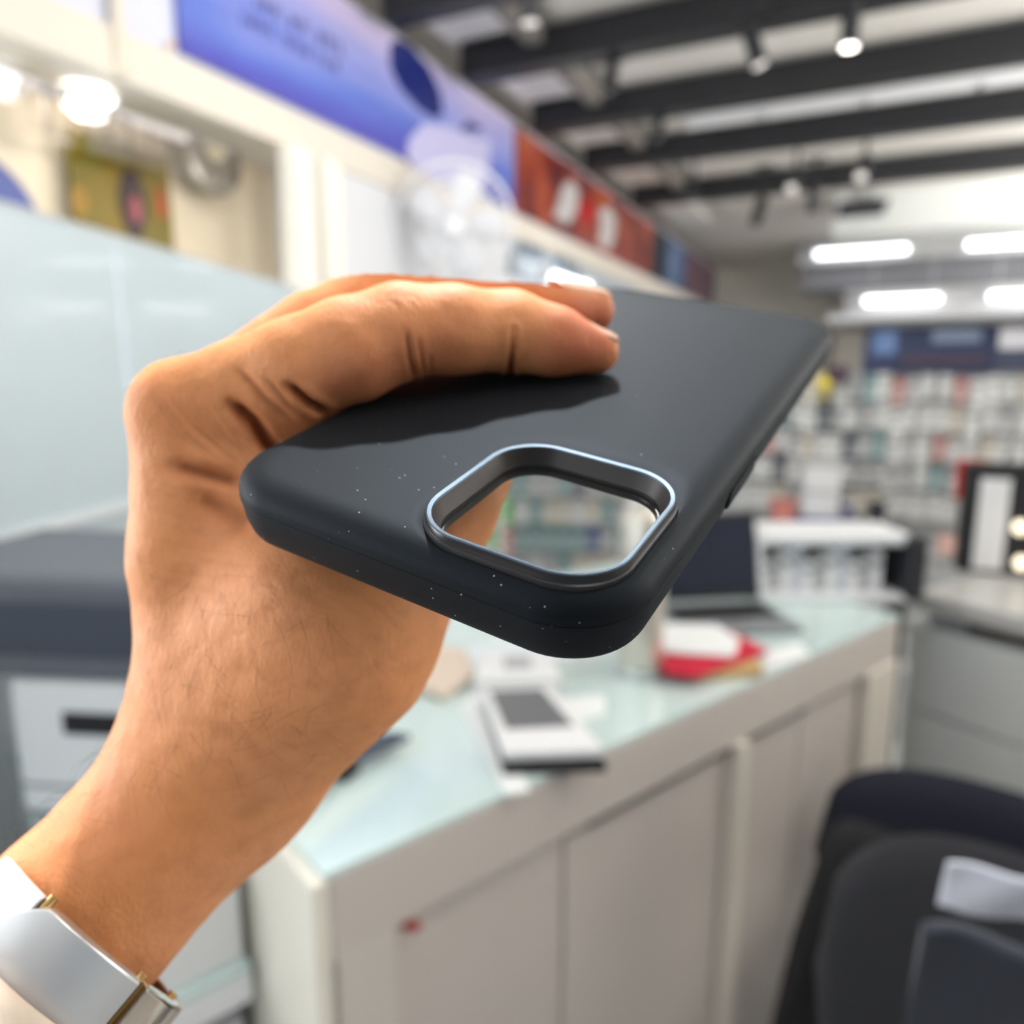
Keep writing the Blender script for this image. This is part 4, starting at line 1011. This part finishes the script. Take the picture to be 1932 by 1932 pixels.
while x < xr:
    z = ztop - .005 - rnd.uniform(0, .02); row = 0
    while z > 1.02:
        kind = rnd.choices(['white', 'silver', 'teal', 'cream', 'rose', 'dark', 'yellow'], [66, 18, 4, 14, 2, 2, 1])[0]
        packet(kind, (x + rnd.uniform(-.006, .006), YD - .02, z), {'white': 'small white cable packet', 'silver': 'small grey cable packet', 'teal': 'small teal-grey packet', 'cream': 'small cream packet', 'rose': 'small rose-red packet', 'dark': 'small dark packet', 'yellow': 'small yellow packet'}[kind] + ' in the %s row of the display stand right of the case' % ROWS[min(row, 4)], kind + ' packets, %s row, right of the case' % ROWS[min(row, 4)], rnd.uniform(.85, 1.08))
        count += 1; z -= .118; row += 1
    x += .0535; ncol += 1
# the part of the stand seen through the camera opening
for i in range(11):
    for j in range(5):
        kind = rnd.choices(['teal', 'cream', 'silver', 'dark', 'white', 'blue', 'rose'], [34, 22, 16, 8, 12, 5, 3])[0]
        p = at_y(930 + i*27, 850 + j*52, YD - .02)
        if (i, j) in ((0, 2), (1, 2), (0, 3)): kind = 'green'
        if (i, j) in ((8, 0), (9, 0)): kind = 'yellow'
        if (i, j) == (1, 0): kind = 'blue'
        packet(kind, (p.x, p.y, p.z + .03), cols[kind][1] + ' in the %s row seen through the camera opening' % ROWS[j], kind + ' packets, %s row, through the opening' % ROWS[j], 1.15)
# things standing in front of the packets on the right-hand counter
gc0, gc1 = at_z(1722, 1118, .93), at_z(1932, 1168, .93); gb = at_z(1712, 1052, .93)
e = (gc1 - gc0).normalized(); nrm = Vector((-e.y, e.x, 0)); 
if nrm.y < 0: nrm = -nrm
dep = (gb - gc0).dot(nrm)
rc = empty('side_counter', (gc0.x, gc0.y, 0), (0, 0, math.atan2(e.y, e.x))); tag(rc, 'low white side counter with thick grey top on the right', 'counter')
link('worktop', boxes(((.75, dep/2, .91), (1.5, dep, .045))), mat('worktop_grey', (.50, .50, .49), .3), rc, bevel=.004)
link('recess', boxes(((.80, dep/2 + .03, .865), (1.36, dep - .06, .045))), mat('recess_brown', (.10, .07, .06), .6), rc)
for k_ in range(3): link('drawer', boxes(((.24 + .5*k_, .03, .72), (.485, .02, .235))), mat('gloss_white', (.66, .68, .67), .15, coat=.4), rc, bevel=.003)
for k_ in range(3): link('door', boxes(((.24 + .5*k_, .03, .325), (.485, .02, .54))), mat('gloss_white', (.66, .68, .67), .15, coat=.4), rc, bevel=.003)
link('body', boxes(((.75, dep/2 + .03, .44), (1.48, dep - .08, .83))), M_lgrey, rc)
link('plinth', boxes(((.75, dep/2 + .03, .03), (1.46, dep - .1, .05))), M_grey, rc)
# black post between the counters
p0 = at_z(1700, 1160, .9)
o = link('dark_post', boxes(((p0.x - .005, p0.y + .16, .46), (.05, .05, .9))), mat('post_olive', (.05, .045, .03), .5), bevel=.004); tag(o, 'dark narrow post between the long counter and the side counter', 'post')
def upright(name, px0, px1, py0, py1, Y, dep_, m, label, cat, z0=None):
    a, b = at_y(px0, py0, Y), at_y(px1, py1, Y)
    r = empty(name, ((a.x + b.x)/2, Y, z0 if z0 is not None else b.z)); tag(r, label, cat)
    zb = (z0 if z0 is not None else b.z); h = a.z - zb
    link('body', boxes(((0, 0, h/2), (b.x - a.x, dep_, h))), m, r, bevel=.004); return r, (b.x - a.x), h
YS = at_z(1850, 1075, .933).y
r, w, h = upright('black_bag', 1822, 1990, 872, 1078, YS, .10, mat('bag_black', (.012, .012, .014), .6), 'black carrier bag with white label on the side counter', 'bag', .9335)
link('label_panel', boxes(((-w/2 + .075, -.052, h*.46), (.075, .003, h*.84))), M_card, r, bevel=.001)
bm = bmesh.new(); 
for s in (-1, 1): cyl(bm, (s*.03, 0, h), (s*.02, 0, h + .03), .003, n=8)
link('handle', bm, M_blackp, r)
a = at_y(1812, 868, YS - .03); 
r2, w2, h2 = upright('red_pouch', 1808, 1848, 866, 945, YS + .07, .02, mat('pure_red', (.70, .01, .012), .4), 'bright red packet behind the left of the black bag', 'packet')
link('header_card', boxes(((0, -.011, h2*.9), (w2*.8, .003, h2*.16))), mat('pure_red2', (.5, .01, .01), .5), r2)
for (px, py, lab) in ((1927, 1062, 'small warm lamp at the right edge beside the black bag'), (1925, 995, 'small pale lamp above the warm one at the right edge')):
    p = at_y(px, py, YS - .12); b_ = empty('string_lamp', p); tag(b_, lab, 'lamp')
    link('bulb', lathe([(0, -.02), (.013, -.014), (.018, 0), (.012, .014), (.006, .018)], 16), mat('warm_bulb', (1, .9, .7), .4, emit=(1, .85, .6), estr=2), b_, sm=60)
    link('socket', lathe([(.007, .018), (.007, .034), (0, .034)], 12), M_blackp, b_)
# items standing behind the rack: white poster card, blue box, pink items
YR = at_z(1500, 1075, ZT).y
YK = YD - .12
r, w, h = upright('price_card', 1520, 1580, 872, 985, YK, .01, M_card, 'white two-part card hanging in front of the packets, above the rack', 'card')
link('divider', boxes(((0, -.006, h*.5), (w, .003, .008))), M_grey, r); link('header_strip', boxes(((0, -.006, h*.97), (w, .003, .012))), M_lgrey, r)
for (x0_, x1_, y0_, y1_, col, lab) in ((1500, 1620, 972, 1000, (.06, .07, .25), 'navy blue carton behind the top of the white rack'), (1455, 1500, 940, 985, (.50, .18, .15), 'rose-red carton behind the left end of the white rack'),
                                  (1640, 1668, 945, 1000, (.02, .02, .03), 'small black carton behind the right end of the white rack'), (1590, 1612, 955, 985, (.12, .12, .2), 'small slate carton behind the middle of the white rack'),
                                  (1770, 1812, 1010, 1048, (.70, .42, .36), 'pink carton left of the black bag'), (1560, 1600, 690, 722, (.05, .02, .04), 'dark plum carton on top of the stand near the case corner'), (1545, 1570, 706, 735, (.65, .50, .05), 'yellow carton below the plum one near the case corner')):
    r, w, h = upright('display_carton', x0_, x1_, y0_, y1_, YK, .05, mat('dc_%d' % x0_, col, .5), lab, 'carton')
    link('end_label', boxes(((0, -.026, h*.5), (w*.5, .002, h*.3))), mat('dcl_%d' % x0_, tuple(min(1, c*1.6 + .03) for c in col), .5), r)

# ================================================================== LEFT: GLASS DESK, PRINTER
ZD = .80
def mids(pts, z): return [at_z(x, y, z) for x, y in pts]
ds = empty('glass_desk', A_, (0, 0, math.atan2(E1.y, E1.x))); tag(ds, 'grey-green glass desk at the left edge under the printer', 'desk')
link('glass_top', boxes(((.03, .71, ZD - .006), (.50, .37, .012))), mat('desk_glass', (.42, .52, .54), .08, coat=.5), ds, bevel=.002)
for sx_ in (-1, 1):
    for sy_ in (-1, 1): link('leg', boxes(((.03 + sx_*.22, .71 + sy_*.16, ZD/2 - .01), (.04, .04, ZD - .02))), M_lgrey, ds, bevel=.003)
link('side_panel', boxes(((-.2, .71, .5), (.012, .30, .5))), mat('desk_side', (.40, .47, .48), .2), ds)
# printer: white body, charcoal upper unit
pc = at_z(215, 1400, ZD)
pr = empty('office_printer', (-1.17, .84, ZD)); tag(pr, 'white office printer with big charcoal upper unit, left of the wrist', 'printer')
pr.rotation_euler = (0, 0, YAW - .10)
link('body', boxes(((0.06, 0, .122), (.27, .34, .236))), M_wp, pr, bevel=.018)
link('upper_unit', boxes(((-.03, .0, .325), (.46, .36, .165))), mat('charcoal', (.13, .14, .17), .45), pr, bevel=.02)
link('recessed_panel', boxes(((-.02, -.179, .325), (.36, .012, .085))), mat('charcoal_dark', (.055, .065, .09), .5), pr, bevel=.004)
link('paper_slot', boxes(((.08, -.171, .17), (.12, .006, .035))), M_blackp, pr)
link('front_groove', boxes(((0.06, -.170, .06), (.25, .004, .006))), M_grey, pr)

# low side table with black phone, and white carton, left of the long counter
zl = .72
tb = empty('side_table', A_, (0, 0, math.atan2(E1.y, E1.x))); tag(tb, 'low side table with pale glass top beside the end of the long counter', 'table')
link('glass_top', boxes(((-.225, .345, zl - .005), (.40, .31, .01))), m_glass, tb, bevel=.002)
link('edge_band', boxes(((-.225, .345, zl - .035), (.40, .31, .045))), M_wp, tb, bevel=.004)
link('cabinet', boxes(((-.225, .35, .32), (.38, .28, .62))), mat('cab_grey', (.55, .56, .58), .4), tb, bevel=.004)
link('handle', boxes(((-.1, .204, .52), (.02, .012, .12))), M_grey, tb)
r, c = quad_thing('mobile_phone', [(300, 1845), (398, 1800), (400, 1785), (365, 1748), (330, 1760), (270, 1800)], zl, .012, M_blackp, 'black phone lying on the low side table', 'phone', bevel=.004)
link('screen', boxes(((0, 0, .0125), (.03, .03, .001))), mat('dark_screen', (.008, .012, .03), .08), r)
r = empty('white_carton', A_ + E1*-.085 + E2*.29 + Vector((0, 0, zl + .0005)), (0, 0, math.atan2(E1.y, E1.x))); tag(r, 'plain white carton standing between the side table and the counter end', 'box')
link('carton', boxes(((0, 0, .065), (.11, .17, .13))), M_card, r, bevel=.003)
link('lid', boxes(((0, 0, .1315), (.112, .172, .004))), M_card, r, bevel=.001)

# ================================================================== CHAIRS AND BAG, LOWER RIGHT
def rslab(w, h, d, curve=.06, n=14, pw=3.2):
    """rounded upright cushion, curved about the sitter"""
    bm = bmesh.new(); rows = []
    for i in range(25):
        t = i/24*2 - 1; row = []
        for j in range(16):
            a = 2*math.pi*j/16
            half = h/2*(1 - abs(t)**pw)**(1/pw)
            row.append(Vector((t*w/2, curve*t*t*-1 + d/2*math.cos(a)*min(1, (1 - abs(t)**6)**.5 + .05), half*math.sin(a))))
        rows.append(row)
    loops_mesh(bm, rows, cap0=True, cap1=True); return bm
def chair(px, py, Y, rz, m, label, w=.46, h=.42, tilt=0):
    p = at_y(px, py, Y)
    r = empty('office_chair', (p.x, p.y, 0), (0, 0, rz)); tag(r, label, 'chair', 'office chairs by the counter')
    zt = p.z
    o = link('backrest', rslab(w, h, .085), m, r, sm=70); o.location = (0, .2, zt - h/2); o.rotation_euler = (tilt, 0, 0)
    o = link('seat', lathe([(0, .04), (.2, .045), (.235, .02), (.23, -.02), (.18, -.035), (0, -.035)], 32), m, r, sm=60); o.location = (0, -.03, .46)
    link('back_bracket', boxes(((0, .23, zt - h*.9), (.06, .02, .26))), M_blackp, r, bevel=.004)
    for s in (-1, 1):
        bm = bmesh.new(); cyl(bm, (s*.12, .10, .43), (s*.10, .22, .52), .012, n=8); link('back_strut', bm, M_blackp, r, sm=50)
    bm = bmesh.new(); cyl(bm, (0, 0, .08), (0, 0, .44), .028, n=14); link('gas_post', bm, M_chrome, r, sm=40)
    for i in range(5):
        a = 2*math.pi*i/5; bm = bmesh.new(); cyl(bm, (0, 0, .10), (.26*math.cos(a), .26*math.sin(a), .06), .022, .014, n=10); l_ = link('leg', bm, M_blackp, r, sm=50)
        bm = bmesh.new(); cyl(bm, (.26*math.cos(a) - .012, .26*math.sin(a), .03), (.26*math.cos(a) + .012, .26*math.sin(a), .03), .026, n=14); link('caster', bm, M_blackp, l_, sm=40)
    return r
m_navy = mat('navy_fabric', (.010, .012, .026), .8, sheen=.12, bump=(300, .3, .0005)); m_char = mat('charcoal_fabric', (.014, .0145, .019), .75, sheen=.15, bump=(300, .3, .0005)); m_blk = mat('black_fabric', (.006, .006, .007), .8)
chair(1840, 1570, 1.40, -.15, m_navy, 'navy office chair farther from the lens, its curved back rising at the right', w=.56, h=.42)
chair(1890, 1800, .78, -.10, m_char, 'charcoal office chair nearer the lens, lower right corner', w=.36, h=.40)
p = at_y(1600, 1545, 1.12)
o = link('black_bag', rslab(.15, .46, .12, 0, pw=5), m_blk, sm=70); o.location = (p.x + .01, p.y, p.z - .23); o.rotation_euler = (0, .16, 0); tag(o, 'black soft bag hanging between the counter front and the charcoal chair', 'bag')
# white sheet over the charcoal chair and a navy jacket in front of it
def cloth(name, px0, py0, px1, py1, Y, m, label, cat, amp=.012, th=.004, drop=0):
    bm = bmesh.new(); rows = []
    a, b = at_y(px0, py0, Y), at_y(px1, py1, Y)
    for i in range(20):
        u = i/19; row = []
        for j in range(16):
            v = j/15
            row.append(Vector((a.x + (b.x - a.x)*u, Y + amp*math.sin(u*7 + v*3) + .03*(v - .5), a.z + (b.z - a.z)*v + amp*1.1*math.sin(u*6.3 + 1.2 + v) + drop*math.sin(math.pi*u*.6))))
        rows.append(row)
    loops_mesh(bm, rows, closed=False); o = link(name, bm, m, sm=80); s_ = o.modifiers.new('t', 'SOLIDIFY'); s_.thickness = th; tag(o, label, cat); return o
cloth('paper_sheet', 1784, 1612, 2010, 1790, .74, mat('paper_white', (.80, .81, .90), .7), 'large white paper tucked between the dark chairs at the right edge', 'paper', .0025, .002, .008)
cloth('folded_jacket', 1735, 1730, 2060, 2120, .68, mat('jacket_navy', (.012, .015, .024), .85, sheen=.1), 'dark navy jacket draped over the nearest chair, lower right corner', 'jacket', .006, .012, .02)
